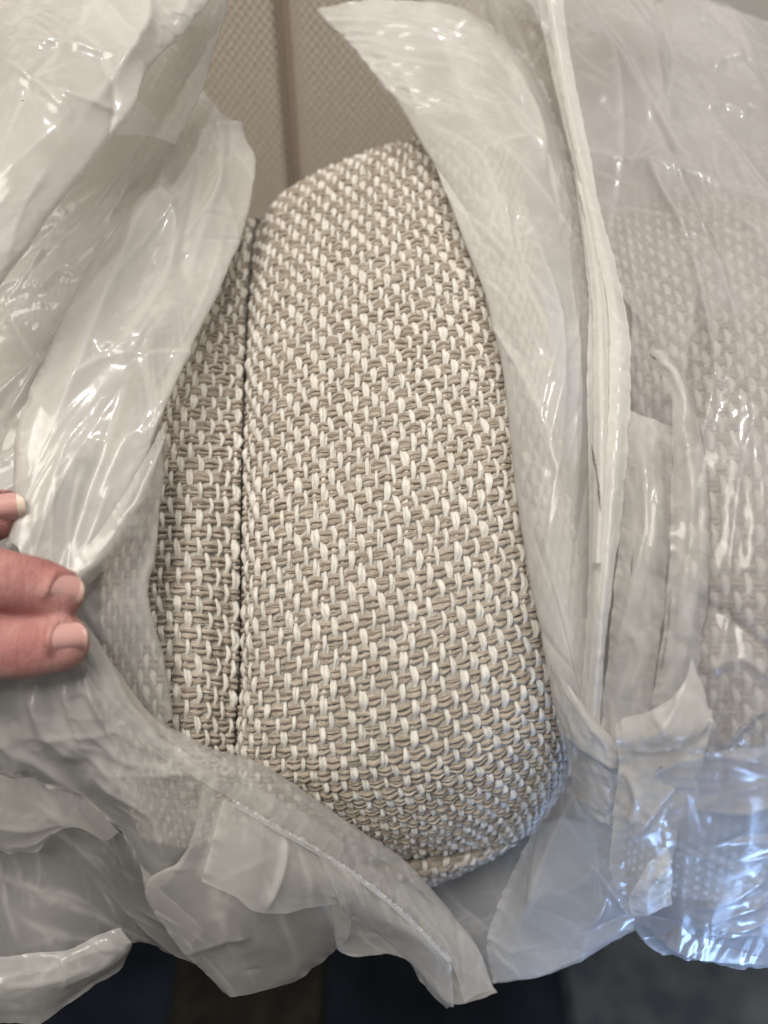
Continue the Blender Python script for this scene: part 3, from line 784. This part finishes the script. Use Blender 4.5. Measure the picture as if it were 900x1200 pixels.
# --- lower left: sheets behind
film("film_sheet", [
    [(-50, 890, 6), (60, 920, 6), (130, 960, 4), (180, 1030, -4), (240, 1090, -10)],
    [(-50, 1010, 0), (50, 1020, -2), (120, 1030, -6), (170, 1065, -12), (225, 1110, -18)],
    [(-50, 1150, 4), (40, 1142, 2), (105, 1118, -8), (160, 1104, -18), (232, 1128, -26)],
], 113, M_FILM_THIN, crump=1.8, lam=18, fold=1.4, fold_l=18, fine=0.2)
film("film_sheet", [
    [(-50, 905, 16), (40, 915, 16), (95, 928, 14), (140, 975, 10)],
    [(-50, 955, 14), (30, 962, 14), (80, 960, 12), (120, 985, 6)],
    [(-50, 1000, 8), (20, 1000, 8), (42, 998, 7), (90, 945, 14)],
], 114, M_FILM, crump=1.2, lam=16, fold=1.2, fold_l=14, fine=0.1, edge_jit=0.3)
film("film_flap", [
    [(-50, 1124, 17), (30, 1117, 17), (85, 1111, 15), (118, 1094, 12), (142, 1086, 10)],
    [(-50, 1136, 18), (30, 1128, 18), (88, 1120, 16), (125, 1104, 13), (150, 1100, 10)],
    [(-50, 1165, 20), (30, 1160, 19), (90, 1145, 16), (130, 1130, 12), (154, 1108, 9)],
    [(-50, 1202, 14), (20, 1200, 14), (48, 1199, 12), (105, 1160, 9), (140, 1138, 7), (150, 1120, 6)],
], 115, M_FILM, crump=0.8, lam=16, fold=0.9, fold_l=9, fine=0.15, edge_jit=0.7, dens=1.2, flutter=0.6, hero=[([(0, 1160), (60, 1150), (120, 1128)], 0.8, 2), ([(105, 1092), (118, 1112), (140, 1110)], 1.2, 2), ([(70, 1118), (76, 1140), (74, 1160)], 0.8, 1.5)])

# --- lower left: main sheet from the fingers
film("film_sheet", [
    [(-60, 800, 34), (-50, 880, 30), (30, 915, 26), (90, 930, 22), (140, 975, 20), (165, 1015, 18), (168, 1040, 17)],
    [(-20, 770, 38), (30, 850, 34), (90, 895, 30), (135, 930, 27), (170, 970, 24), (185, 1015, 22), (183, 1040, 18)],
    [(40, 765, 37), (90, 830, 33), (140, 880, 30), (185, 910, 28), (215, 945, 25), (212, 995, 22), (196, 1035, 18)],
    [(80, 745, 35), (125, 805, 31), (175, 855, 27), (230, 890, 25), (255, 915, 23), (238, 965, 22), (214, 1012, 19)],
], 117, M_FILM, crump=1.3, lam=17, fold=1.5, fold_l=13, fine=0.2, hero=[([(98, 748), (128, 800), (165, 860)], 1.4, 1.6), ([(92, 765), (112, 830), (150, 885)], 1.3, 1.6), ([(74, 785), (84, 840), (110, 890)], 1.2, 1.8), ([(40, 790), (44, 840), (60, 890)], 1.0, 2), ([(105, 905), (140, 925), (176, 950), (186, 980), (194, 1012)], 3.0, 5), ([(30, 800), (60, 860), (100, 892)], 2.2, 5), ([(60, 790), (110, 860), (160, 900)], 1.5, 4), ([(0, 860), (18, 885), (20, 910)], 1.6, 3), ([(80, 815), (100, 810), (130, 850), (190, 890)], 1.4, 2.5)])
# sleeve of film that hangs to the tip
film("film_flap", [
    [(236, 925, 22), (224, 985, 22), (205, 1020, 19), (172, 1048, 17), (215, 1110, 8), (262, 1162, -2)],
    [(243, 918, 26), (230, 980, 26), (213, 1010, 24), (178, 1035, 22), (200, 1090, 14), (268, 1166, 0)],
    [(300, 925, 24), (285, 985, 24), (265, 1030, 22), (252, 1080, 18), (262, 1120, 10), (275, 1168, 0)],
    [(350, 950, 18), (345, 1010, 17), (335, 1060, 14), (322, 1100, 8), (315, 1130, 2), (310, 1160, -4)],
    [(400, 985, 8), (410, 1040, 6), (412, 1080, 2), (405, 1100, -2), (380, 1125, -6), (345, 1150, -8)],
], 119, M_FILM, crump=0.7, lam=22, fold=0.6, fold_l=24, fine=0.12, edge_jit=0.2, hero=[([(262, 936), (254, 985), (238, 1032)], 0.9, 1.5), ([(205, 1120), (260, 1100), (300, 1095)], 1.2, 5)])
film("film_fold", [
    [(262, 936, 27), (252, 975, 27), (236, 1033, 25)],
    [(300, 955, 27), (295, 1000, 27), (275, 1050, 25)],
    [(325, 975, 24), (320, 1020, 24), (308, 1070, 21)],
    [(390, 1015, 13), (392, 1035, 13), (395, 1060, 9)],
], 121, M_FILM, crump=0.5, lam=20, fold=0.4, fine=0.1, edge_jit=0.15, hero=[([(335, 975), (330, 1020), (310, 1068)], 1.6, 2)])
# rolled upper rim
film("film_rim", [
    [(120, 800, 26), (175, 850, 22), (240, 890, 18), (300, 905, 14), (350, 935, 8), (430, 995, -4), (480, 1030, -14), (530, 1090, -24), (572, 1150, -28)],
    [(95, 728, 34), (140, 792, 28), (176, 836, 24), (240, 874, 22), (298, 892, 19), (345, 920, 14), (420, 972, 3), (470, 1008, -8), (510, 1050, -16), (556, 1105, -23), (577, 1160, -26)],
    [(85, 740, 38), (135, 815, 33), (180, 855, 30), (235, 893, 29), (290, 915, 27), (338, 945, 22), (405, 992, 11), (455, 1030, 1), (495, 1075, -8), (535, 1120, -16), (560, 1165, -22)],
    [(75, 752, 36), (125, 830, 32), (180, 880, 30), (230, 912, 29), (275, 940, 27), (330, 972, 22), (398, 1012, 12), (450, 1050, 3), (492, 1088, -6), (526, 1125, -13), (545, 1175, -20)],
], 123, M_FILM, crump=0.7, lam=12, fold=0.9, fold_l=6, fine=0.3, edge_jit=0.2)
# lower lip under the torn edge
lip = film("film_flap", [
    [(340, 975, 22), (398, 1012, 13), (450, 1050, 4), (492, 1088, -5), (526, 1124, -12), (530, 1150, -16), (532, 1180, -20)],
    [(370, 1000, 22), (410, 1040, 14), (450, 1078, 5), (490, 1100, -3), (515, 1125, -10), (525, 1150, -16), (530, 1180, -20)],
    [(385, 1030, 18), (400, 1060, 12), (420, 1080, 4), (460, 1105, -8), (490, 1130, -14), (510, 1155, -18), (526, 1180, -21)],
    [(395, 1058, 9), (410, 1075, 3), (440, 1092, -6), (470, 1115, -14), (490, 1145, -20), (505, 1165, -22), (524, 1182, -23)],
], 125, M_FILM, crump=0.6, lam=16, fold=0.6, fold_l=9, fine=0.15, edge_jit=0.2)
film("film_sheet", [
    [(340, 985, -14), (385, 1060, -12), (395, 1110, -14), (415, 1122, -16)],
    [(420, 1010, -22), (450, 1080, -20), (465, 1115, -20), (470, 1122, -20)],
    [(480, 1040, -28), (510, 1100, -26), (520, 1140, -25), (528, 1175, -24)],
    [(530, 1080, -30), (556, 1120, -28), (574, 1150, -27), (583, 1163, -26)],
], 127, M_FILM, crump=1.2, lam=12, fold=1.2, fold_l=8, fine=0.2)

def tear_edge(name, pts, parent, seed, h=1.3, n=150):
    """Stretched, perforated edge: a row of small pulled teeth."""
    c = resample(PA(pts), n * 2 + 1) + NRM * 0.0008
    t = np.gradient(c, axis=0); t /= np.linalg.norm(t, axis=1, keepdims=True)
    s = np.cross(NRM, t); s /= np.linalg.norm(s, axis=1, keepdims=True)
    rng = np.random.default_rng(seed)
    V, Q = [], []
    for i in range(n):
        a, b, m = c[2 * i], c[2 * i + 2], c[2 * i + 1]
        hh = h * 0.0018 * (0.3 + rng.random()) * (0.5 + 0.8 * vnoise(np.array([i / 9.0]), np.array([0.5]), seed)[0])
        up = s[2 * i + 1] * hh + NRM * hh * (0.6 + 0.8 * rng.random())
        lo = -s[2 * i + 1] * 0.0008
        base = len(V)
        w = t[2 * i + 1] * (rng.random() - 0.3) * 0.0006
        V += [a + lo, b + lo, b + NRM * 0.0004, a + NRM * 0.0004, m + up + w + t[2*i+1] * 0.0003, m + up + w - t[2*i+1] * 0.0003]
        Q += [(base, base + 1, base + 2, base + 3), (base + 3, base + 2, base + 4, base + 5)]
    return add(name, np.array(V), np.array(Q), M_TEAR, parent, smooth=False)
TEAR = [(273, 938, 29), (330, 972, 24), (398, 1012, 14), (450, 1050, 5), (492, 1088, -4), (527, 1124, -11)]
_r = np.random.default_rng(8)
polytube("tear_edge", [(x, y, d + 1.2) for x, y, d in TEAR], list(0.00010 + 0.00038 * _r.random(190) ** 1.3), M_TEAR, lip, n=380, nseg=6, jitter=0.00035, seed=4)
tear_edge("tear_teeth", TEAR, lip, 5, h=0.8, n=150)

# --- right: sheets over the wrapped cushion
film("film_sheet", [
    [(600, -30, -95), (655, 70, -72), (690, 230, -46), (712, 430, -18), (708, 650, 4), (700, 830, 4), (690, 930, -10), (680, 1010, -25)],
    [(690, -20, -92), (745, 90, -60), (780, 260, -30), (790, 440, 8), (790, 640, 24), (785, 820, 24), (765, 960, 6), (742, 1082, -8)],
    [(770, -6, -88), (830, 120, -54), (860, 270, -22), (868, 440, 18), (880, 640, 36), (880, 820, 36), (865, 980, 20), (800, 1118, 0)],
    [(850, 14, -84), (905, 150, -48), (930, 300, -16), (950, 460, 20), (960, 640, 34), (960, 820, 34), (945, 1000, 18), (860, 1132, 2)],
    [(960, 60, -80), (1000, 200, -45), (1020, 360, -15), (1030, 520, 14), (1040, 680, 24), (1040, 850, 24), (1030, 1010, 10), (960, 1132, 2)],
], 131, M_FILM_CLEAR, crump=2.2, lam=24, fold=2.0, fold_l=22, fine=0.45, hero=[([(755, 180), (775, 228), (810, 288)], 3.5, 4), ([(808, 284), (822, 340), (840, 440)], 3.0, 4), ([(700, 300), (732, 350), (768, 392)], 1.8, 3), ([(762, 40), (775, 110), (785, 150)], 2.2, 5), ([(832, 85), (850, 72), (872, 72)], 1.6, 2.5), ([(825, 130), (850, 125), (880, 140)], 1.2, 2), ([(822, 792), (870, 772), (905, 800)], 2.2, 3), ([(838, 890), (868, 850), (905, 818)], 2.0, 3), ([(800, 620), (830, 640), (850, 690)], 1.4, 4), ([(850, 250), (880, 280), (905, 330)], 2.4, 6), ([(826, 960), (860, 930), (905, 915)], 1.4, 3)])
# second layer at the back, seen above the cushions
film("film_sheet", [
    [(470, -40, -110), (520, 60, -104), (560, 170, -98), (590, 300, -80)],
    [(600, -40, -112), (640, 80, -98), (670, 200, -85), (690, 330, -62)],
    [(740, -20, -112), (770, 90, -95), (780, 200, -78), (790, 330, -45)],
    [(860, 10, -112), (890, 100, -92), (900, 220, -74), (905, 340, -40)],
], 133, M_FILM_THIN, crump=2.2, lam=22, fold=2.0, fold_l=22, fine=0.2)
# inner flap over the cushion's right shoulder
film("film_flap", [
    [(384, 16, -72), (444, 86, -62), (500, 166, -52), (556, 292, -28), (594, 410, -10), (616, 600, 6), (646, 770, 12), (664, 850, 8)],
    [(374, 10, -68), (438, 80, -56), (494, 160, -46), (549, 288, -22), (587, 410, -4), (609, 600, 12), (639, 770, 18), (657, 860, 12)],
    [(450, 0, -62), (510, 70, -52), (560, 150, -40), (602, 290, -18), (628, 410, 2), (640, 600, 18), (660, 760, 22), (676, 860, 16)],
    [(540, 10, -68), (590, 60, -60), (625, 150, -46), (655, 290, -24), (668, 410, -2), (676, 600, 18), (682, 760, 22), (694, 850, 18)],
    [(570, 24, -88), (625, 80, -78), (655, 150, -64), (690, 290, -36), (705, 410, -8), (708, 600, 14), (706, 760, 18), (712, 850, 16)],
], 135, M_FILM_DENSE, crump=1.4, lam=17, fold=1.5, fold_l=14, fine=0.5, hero=[([(598, 66), (628, 135), (640, 205)], 1.8, 3), ([(555, 165), (580, 235), (565, 285)], 1.4, 3), ([(660, 430), (644, 520), (655, 560)], 1.5, 3), ([(588, 220), (600, 280), (618, 350)], 1.2, 2), ([(640, 180), (620, 160), (560, 175)], 1.0, 3), ([(620, 480), (655, 560), (640, 640)], 1.2, 4)])
# gathered strip of film: three flattened, creased layers lying over one another
film("gathered_strip", [
    [(626, -30, -60), (645, 80, -56), (668, 180, -44), (680, 260, -28), (690, 350, -8), (688, 450, 12), (690, 600, 24), (688, 720, 28), (676, 870, 18)],
    [(640, -30, -57), (658, 80, -53), (680, 180, -41), (692, 260, -25), (706, 350, -5), (706, 450, 15), (704, 600, 28), (698, 720, 31), (684, 872, 20)],
    [(655, -30, -58), (671, 80, -54), (691, 180, -42), (704, 260, -26), (722, 350, -6), (724, 450, 14), (716, 600, 27), (707, 720, 30), (692, 874, 20)],
], 137, M_STRIP, crump=0.2, lam=9, fold=1.3, fold_l=1.4, fine=0.4, step=0.35, edge_jit=0.5, flutter=0.6, fw_=(0.25, 0.7), crease=0.7)
film("gathered_strip", [
    [(634, -30, -56), (655, 90, -51), (676, 190, -38), (694, 270, -21), (712, 360, 0), (714, 450, 18), (708, 600, 31), (700, 720, 34), (690, 850, 24)],
    [(641, -30, -55), (661, 90, -50), (682, 190, -37), (701, 270, -20), (722, 360, 1), (727, 450, 19), (718, 600, 32), (706, 720, 35), (695, 855, 25)],
    [(646, -30, -56), (667, 90, -51), (690, 190, -39), (710, 270, -22), (733, 360, -1), (739, 450, 17), (729, 600, 30), (713, 720, 33), (701, 858, 23)],
], 157, M_STRIP, crump=0.2, lam=9, fold=1.1, fold_l=1.6, fine=0.4, step=0.35, edge_jit=0.5, flutter=0.6, fw_=(0.25, 0.6), crease=0.7)
film("gathered_strip", [
    [(676, 210, -33), (684, 270, -20), (694, 350, -1), (696, 450, 17), (696, 560, 28), (694, 660, 33)],
    [(681, 214, -32), (691, 270, -18), (702, 350, 1), (705, 450, 19), (704, 560, 30), (700, 660, 35)],
    [(686, 220, -33), (696, 270, -20), (709, 350, -1), (713, 450, 17), (711, 560, 29), (706, 660, 34)],
], 159, M_STRIP, crump=0.1, lam=9, fold=0.8, fold_l=1.6, fine=0.3, step=0.35, edge_jit=0.4, flutter=0.4, fw_=(0.25, 0.6), crease=0.5)
# folded bands between the strip and the wrapped cushion
film("film_fold", [
    [(734, 478, 16), (728, 600, 28), (716, 720, 31), (702, 880, 22)],
    [(750, 486, 19), (748, 600, 31), (734, 720, 34), (716, 880, 25)],
    [(770, 492, 21), (772, 600, 32), (758, 720, 35), (738, 880, 27)],
    [(788, 500, 20), (786, 610, 31), (776, 730, 34), (756, 880, 27)],
], 139, M_FILM, hero=[([(748, 500), (756, 600), (738, 700), (712, 800)], 1.6, 2.5), ([(770, 560), (764, 640), (742, 720)], 1.2, 2), ([(735, 730), (748, 770), (730, 820)], 1.2, 1.5)], crump=0.9, lam=12, fold=1.3, fold_l=7, fine=0.1, edge_jit=0.25, dens=2)
film("film_fold", [
    [(757, 418, 18), (786, 462, 27), (787, 560, 35), (784, 660, 39), (777, 740, 39), (762, 835, 33)],
    [(768, 410, 21), (800, 458, 29), (804, 560, 37), (802, 660, 41), (794, 740, 41), (776, 835, 35)],
    [(780, 414, 20), (814, 480, 28), (822, 560, 37), (825, 650, 41), (816, 730, 40), (800, 830, 34)],
    [(785, 422, 18), (818, 490, 26), (829, 560, 35), (832, 650, 39), (829, 710, 38), (812, 820, 32)],
], 141, M_FILM, hero=[([(764, 420), (790, 440), (806, 490)], 1.6, 1.5), ([(806, 520), (812, 600), (800, 690), (792, 760)], 1.5, 2.5), ([(820, 640), (808, 720), (796, 800)], 1.2, 1.8)], crump=0.9, lam=12, fold=1.4, fold_l=9, fine=0.15, edge_jit=0.35, dens=2)
M_GRIME = plain_material("grime", (0.10, 0.085, 0.07), (0.22, 0.20, 0.17), 300, 0.9)
for k, (pts, rr) in enumerate([
    ([(760, 414, 21), (772, 424, 22), (790, 440, 25)], 0.00022), ([(800, 458, 27), (817, 488, 28), (826, 530, 34)], 0.00012),
    ([(829, 560, 37), (833, 610, 40), (833, 655, 41)], 0.00012), ([(832, 670, 41), (830, 710, 40), (822, 745, 38)], 0.00014),
    ([(693, 520, 27), (700, 560, 31), (704, 600, 33)], 0.0003), ([(742, 640, 34), (738, 690, 35), (728, 740, 34)], 0.00012), ([(786, 690, 41), (782, 740, 41), (774, 790, 38)], 0.00011),
    ([(668, 175, -36), (676, 215, -28), (686, 260, -20)], 0.00016)]):
    polytube("grime_line", pts, [0.00002, rr, rr * 0.4, rr, 0.00002], M_GRIME, bag, n=70, nseg=5, jitter=0.0004, seed=k)
# twisted neck under the strip
film("film_flap", [
    [(642, 775, 18), (648, 815, 18), (656, 860, 14), (668, 905, 10), (676, 960, 4)],
    [(655, 785, 24), (668, 830, 25), (684, 875, 22), (692, 915, 18), (694, 960, 10)],
    [(672, 815, 26), (692, 850, 28), (712, 885, 26), (716, 920, 21), (712, 965, 13)],
    [(684, 835, 22), (705, 862, 25), (728, 884, 24), (729, 915, 18), (722, 965, 10)],
], 143, M_FILM, crump=1.0, lam=9, fold=1.2, fold_l=5, fine=0.7, dens=3, fw_=(0.5, 2.0), hero=[([(655, 848), (686, 872), (728, 906)], 2.2, 3), ([(668, 800), (698, 850), (728, 884)], 2.0, 3), ([(672, 930), (690, 940), (712, 955)], 1.2, 2)])
# sheet hanging under the neck
film("film_sheet", [
    [(670, 880, -4), (656, 915, -8), (630, 965, -14), (590, 1045, -20), (570, 1105, -24), (578, 1152, -26)],
    [(680, 890, 6), (664, 930, 4), (640, 1000, -4), (615, 1070, -12), (600, 1120, -18), (600, 1150, -22)],
    [(706, 900, 12), (698, 950, 10), (690, 1010, 4), (680, 1070, -4), (665, 1110, -12), (650, 1140, -18)],
    [(735, 905, 12), (730, 960, 12), (732, 1020, 8), (742, 1070, 0), (742, 1080, -2), (735, 1090, -6)],
], 145, M_FILM_BLUELIT, crump=1.0, lam=22, fold=1.2, fold_l=20, fine=0.15, edge_jit=0.3, hero=[([(690, 900), (650, 980), (608, 1090)], 1.6, 5), ([(640, 930), (628, 1010), (620, 1080)], 1.2, 4), ([(690, 1010), (715, 1040), (738, 1070)], 1.2, 3)])
film("film_sheet", [
    [(430, 985, -95), (450, 1050, -80), (500, 1110, -60), (575, 1155, -40)],
    [(540, 1000, -100), (560, 1060, -80), (575, 1110, -55), (590, 1150, -40)],
    [(660, 960, -80), (650, 1040, -60), (645, 1095, -42), (640, 1142, -32)],
    [(760, 1000, -70), (750, 1050, -50), (745, 1085, -36), (745, 1090, -32)],
], 147, M_FILM_DENSE, crump=1.8, lam=16, fold=1.8, fold_l=7, fine=0.4)
film("film_sheet", [
    [(770, 905, 44), (820, 885, 50), (900, 870, 54), (1000, 850, 52)],
    [(755, 990, 22), (820, 985, 32), (900, 970, 38), (1000, 950, 40)],
    [(742, 1075, -2), (820, 1075, 10), (900, 1060, 18), (1000, 1040, 22)],
    [(765, 1110, -14), (840, 1130, -6), (905, 1132, 0), (1000, 1130, 4)],
], 149, M_FILM_BLUELIT, crump=2.0, lam=13, fold=1.8, fold_l=9, fine=0.3, edge_jit=0.3, hero=[([(800, 1085), (850, 1065), (905, 1050)], 2.0, 3), ([(812, 1060), (860, 1045), (905, 1020)], 2.0, 3)])
# crumpled whitish tape
film("tape_strip", [
    [(722, 845, 36), (724, 900, 32), (718, 960, 26), (716, 1020, 18), (736, 1076, 10)],
    [(765, 840, 40), (762, 900, 36), (752, 960, 30), (750, 1020, 22), (758, 1072, 14)],
    [(835, 828, 42), (826, 880, 40), (802, 950, 34), (788, 1010, 25), (786, 1062, 16)],
], 151, M_FILM, crump=1.0, lam=10, fold=1.0, fold_l=9, fine=0.6, edge_jit=0.9, label="hazy strip of crumpled tape",
   hero=[([(735, 990), (775, 940), (812, 890)], 1.4, 3), ([(728, 1060), (755, 1030), (785, 1000)], 1.5, 2), ([(730, 900), (745, 930), (735, 970)], 1.4, 2)])
film("adhesive_patch", [
    [(736, 1050, 20), (738, 1062, 18), (742, 1074, 15)],
    [(756, 1020, 26), (758, 1045, 23), (762, 1071, 19)],
    [(783, 990, 30), (786, 1025, 27), (788, 1062, 20)],
], 155, M_FLAKE, crump=0.2, lam=8, fold=0.2, fold_l=9, fine=0.3, edge_jit=1.2, flutter=0.3, crease=0.3, label="flaky white patch of dried adhesive")
film("tape_strip", [
    [(728, 842, 37), (765, 832, 41), (798, 806, 43), (812, 772, 43)],
    [(730, 862, 39), (775, 864, 43), (812, 854, 45), (834, 838, 44)],
    [(722, 878, 36), (770, 880, 40), (812, 870, 42), (836, 852, 42)],
], 153, M_FILM, crump=1.4, lam=10, fold=1.4, fold_l=8, fine=0.6, edge_jit=0.6, hero=[([(750, 868), (782, 850), (806, 785)], 2.0, 3), ([(760, 830), (775, 850), (785, 868)], 1.5, 3)])

# ------------------------------------------------------------------ hand
def loc(p): return PA(np.asarray(p, float))
hand = None
def build_hand():
    V, Q = [], []; base = 0
    def limb(pts, radii, flat=0.9, n=60, nseg=20, world=False):
        nonlocal base
        c = resample(np.array(pts) if world else loc(pts), n)
        r = np.interp(np.linspace(0, 1, n), np.linspace(0, 1, len(radii)), radii) * 0.001
        t = np.gradient(c, axis=0); t /= np.linalg.norm(t, axis=1, keepdims=True)
        s = np.cross(t, NRM); s /= np.linalg.norm(s, axis=1, keepdims=True); nn = np.cross(s, t)
        # rounded caps
        k = 6
        def cap(ci, ti, si, ni, ri, sign):
            out = []
            for a in np.linspace(0, np.pi / 2, k + 1)[1:]:
                out.append((ci + sign * ti * ri * np.sin(a) * 0.95, si, ni, max(ri * np.cos(a), 1e-6)))
            return out
        e1 = cap(c[-1], t[-1], s[-1], nn[-1], r[-1], 1); e0 = cap(c[0], t[0], s[0], nn[0], r[0], -1)[::-1]
        C = np.array([x[0] for x in e0] + list(c) + [x[0] for x in e1]); Sx = np.array([x[1] for x in e0] + list(s) + [x[1] for x in e1])
        N = np.array([x[2] for x in e0] + list(nn) + [x[2] for x in e1]); Rr = np.array([x[3] for x in e0] + list(r) + [x[3] for x in e1])
        g = tube_grid(C, Sx, N, Rr, Rr * flat, nseg)
        V.append(g.reshape(-1, 3)); Q.append(grid_quads(len(C), nseg, True) + base); base += len(C) * nseg
    # index finger, thumb, middle finger come in from the left; ring and little finger folded away behind them
    limb([(-330, 560, 10), (-200, 600, 46), (-90, 655, 52), (-10, 677, 48), (45, 688, 44), (66, 697, 42)], [12, 10.4, 9.5, 8.8, 7.9, 6.8])
    limb([(-360, 800, -10), (-250, 810, 20), (-140, 772, 42), (-60, 755, 47), (20, 759, 45), (72, 753, 42)], [15, 13.0, 10.6, 9.7, 8.6, 7.0])
    limb([(-340, 470, 0), (-220, 510, 34), (-120, 570, 36), (-50, 598, 30), (-8, 606, 26)], [12, 10, 9, 8.0, 6.6])
    limb([(-360, 400, -15), (-260, 420, 15), (-170, 500, 10), (-190, 560, -10), (-260, 580, -20)], [11.5, 9.5, 8.5, 8, 7])
    limb([(-390, 350, -25), (-300, 350, 0), (-220, 420, -8), (-240, 480, -25), (-300, 500, -32)], [10.5, 8.2, 7.6, 7, 6.2])
    # raised skin fold round each nail
    for cen, axi, wdi, Ln, Wn, cu, tl_, tm in NAILS:
        c_, ax_, wd_, up_ = nail_frame(cen, axi, wdi)
        path = [(Ln * 0.22, Wn * 0.52), (0, Wn * 0.54), (-Ln * 0.28, Wn * 0.52), (-Ln * 0.46, Wn * 0.34), (-Ln * 0.55, 0), (-Ln * 0.46, -Wn * 0.34), (-Ln * 0.28, -Wn * 0.52), (0, -Wn * 0.54), (Ln * 0.22, -Wn * 0.52)]
        limb([c_ + (ax_ * a_ + wd_ * b_ + up_ * (-cu * (b_ / (Wn / 2)) ** 2 * 0.95 - 0.25)) * 0.001 for a_, b_ in path], [0.5, 0.9, 1.0, 1.0, 1.0, 1.0, 1.0, 0.9, 0.5], flat=1.0, n=50, nseg=10, world=True)
    # palm and wrist
    for a, b in (((-330, 560, 10), (-620, 650, -55)), ((-340, 470, 0), (-620, 620, -58)), ((-360, 400, -15), (-630, 590, -62)), ((-390, 350, -25), (-640, 560, -66)), ((-360, 800, -10), (-620, 680, -55))):
        m = tuple((np.array(a) + np.array(b)) / 2 + np.array([0, 0, -4]))
        limb([a, m, b], [13, 15, 16], flat=0.95, n=40)
    limb([(-600, 620, -58), (-760, 680, -90), (-900, 740, -120)], [27, 25, 27], flat=0.8, n=30)
    v = np.concatenate(V); q = np.concatenate(Q)
    root = P(-300, 700, 0)
    me = mk_mesh("hand_raw", v - root, q)
    o = bpy.data.objects.new("hand_raw", me); col.objects.link(o)
    r = o.modifiers.new("r", 'REMESH'); r.mode = 'VOXEL'; r.voxel_size = 0.0007
    s = o.modifiers.new("s", 'SMOOTH'); s.iterations = 8; s.factor = 0.5
    dc = o.modifiers.new('d', 'DECIMATE'); dc.ratio = 0.3
    dg = bpy.context.evaluated_depsgraph_get()
    me2 = bpy.data.meshes.new_from_object(o.evaluated_get(dg))
    bpy.data.objects.remove(o)
    me2.name = "hand"
    me2.polygons.foreach_set("use_smooth", np.ones(len(me2.polygons), bool))
    me2.materials.clear(); me2.materials.append(M_SKIN)
    h = bpy.data.objects.new("hand", me2); h.location = tuple(root)
    h["label"] = "pink fingertips of a hand pinching the torn plastic"; h["category"] = "hand"
    col.objects.link(h)
    return h
NAILS = [
    ((77, 696, 46.6), (0.72, -0.24, -0.66), (0.2, 1, 0.2), 8.6, 8.4, 2.9, 0.7, M_NAILTIP),
    ((81, 751, 47.8), (0.85, 0.02, -0.52), (0.0, 1, 0.12), 8.4, 7.8, 2.8, 0.35, M_NAILTIP),
    ((5, 597, 31.6), (0.9, 0.12, -0.34), (-0.1, 1, 0.3), 10.0, 7.6, 2.6, 2.0, M_NAILWHITE),
]
def nail_frame(center, axis, width_dir):
    c = loc(center)
    fr = lambda a: a[0] * RGT + a[1] * UPV + a[2] * NRM
    ax = fr(axis); ax /= np.linalg.norm(ax); wd = fr(width_dir); wd -= ax * wd.dot(ax); wd /= np.linalg.norm(wd)
    up = np.cross(ax, wd)
    if up.dot(NRM) < 0: up = -up
    return c, ax, wd, up
hand = build_hand()

def nail(center, axis, width_dir, L, W, curve, tip_len, tipmat=None):
    """Curved nail plate on a fingertip. center in pixel+depth; axis and width_dir in (right, up, toward camera)."""
    c, ax, wd, up = nail_frame(center, axis, width_dir)
    def sheet(a0, a1, lift, n=16, m=17):
        out = []
        for a in np.linspace(a0, a1, n):
            f = (a + L / 2) / L                                    # 0 root .. 1 tip
            half = W / 2 * (math.sqrt(max(0.0, 1 - ((0.28 - f) / 0.30) ** 2)) if f < 0.28 else (1.0 if f < 0.68 else math.sqrt(max(0.02, 1 - ((f - 0.68) / 0.36) ** 2))))
            for b in np.linspace(-1, 1, m):
                y = b * half
                z = -curve * (y / (W / 2)) ** 2 + lift - 0.25 * max(0, f - 0.4) ** 2 * 2
                out.append(c + (ax * a + wd * y + up * z) * 0.001)
        top = np.array(out); bot = top - up * 0.00045
        q = grid_quads(n, m)
        ring = [i for i in range(m)] + [i * m + m - 1 for i in range(1, n)] + [(n - 1) * m + m - 2 - i for i in range(m - 1)] + [(n - 2 - i) * m for i in range(n - 2)]
        side_q = [(ring[i], ring[(i + 1) % len(ring)], ring[(i + 1) % len(ring)] + n * m, ring[i] + n * m) for i in range(len(ring))]
        return np.concatenate([top, bot]), np.concatenate([q, q[:, ::-1] + n * m, np.array(side_q)])
    v, q = sheet(-L / 2, L / 2 - tip_len, 0.0)
    o = add("nail", v, q, M_NAIL, hand)
    if tip_len > 0:
        v, q = sheet(L / 2 - tip_len, L / 2, 0.02)
        add("free_edge", v, q, tipmat or M_NAILTIP, o)
    return o
for spec in NAILS: nail(*spec)
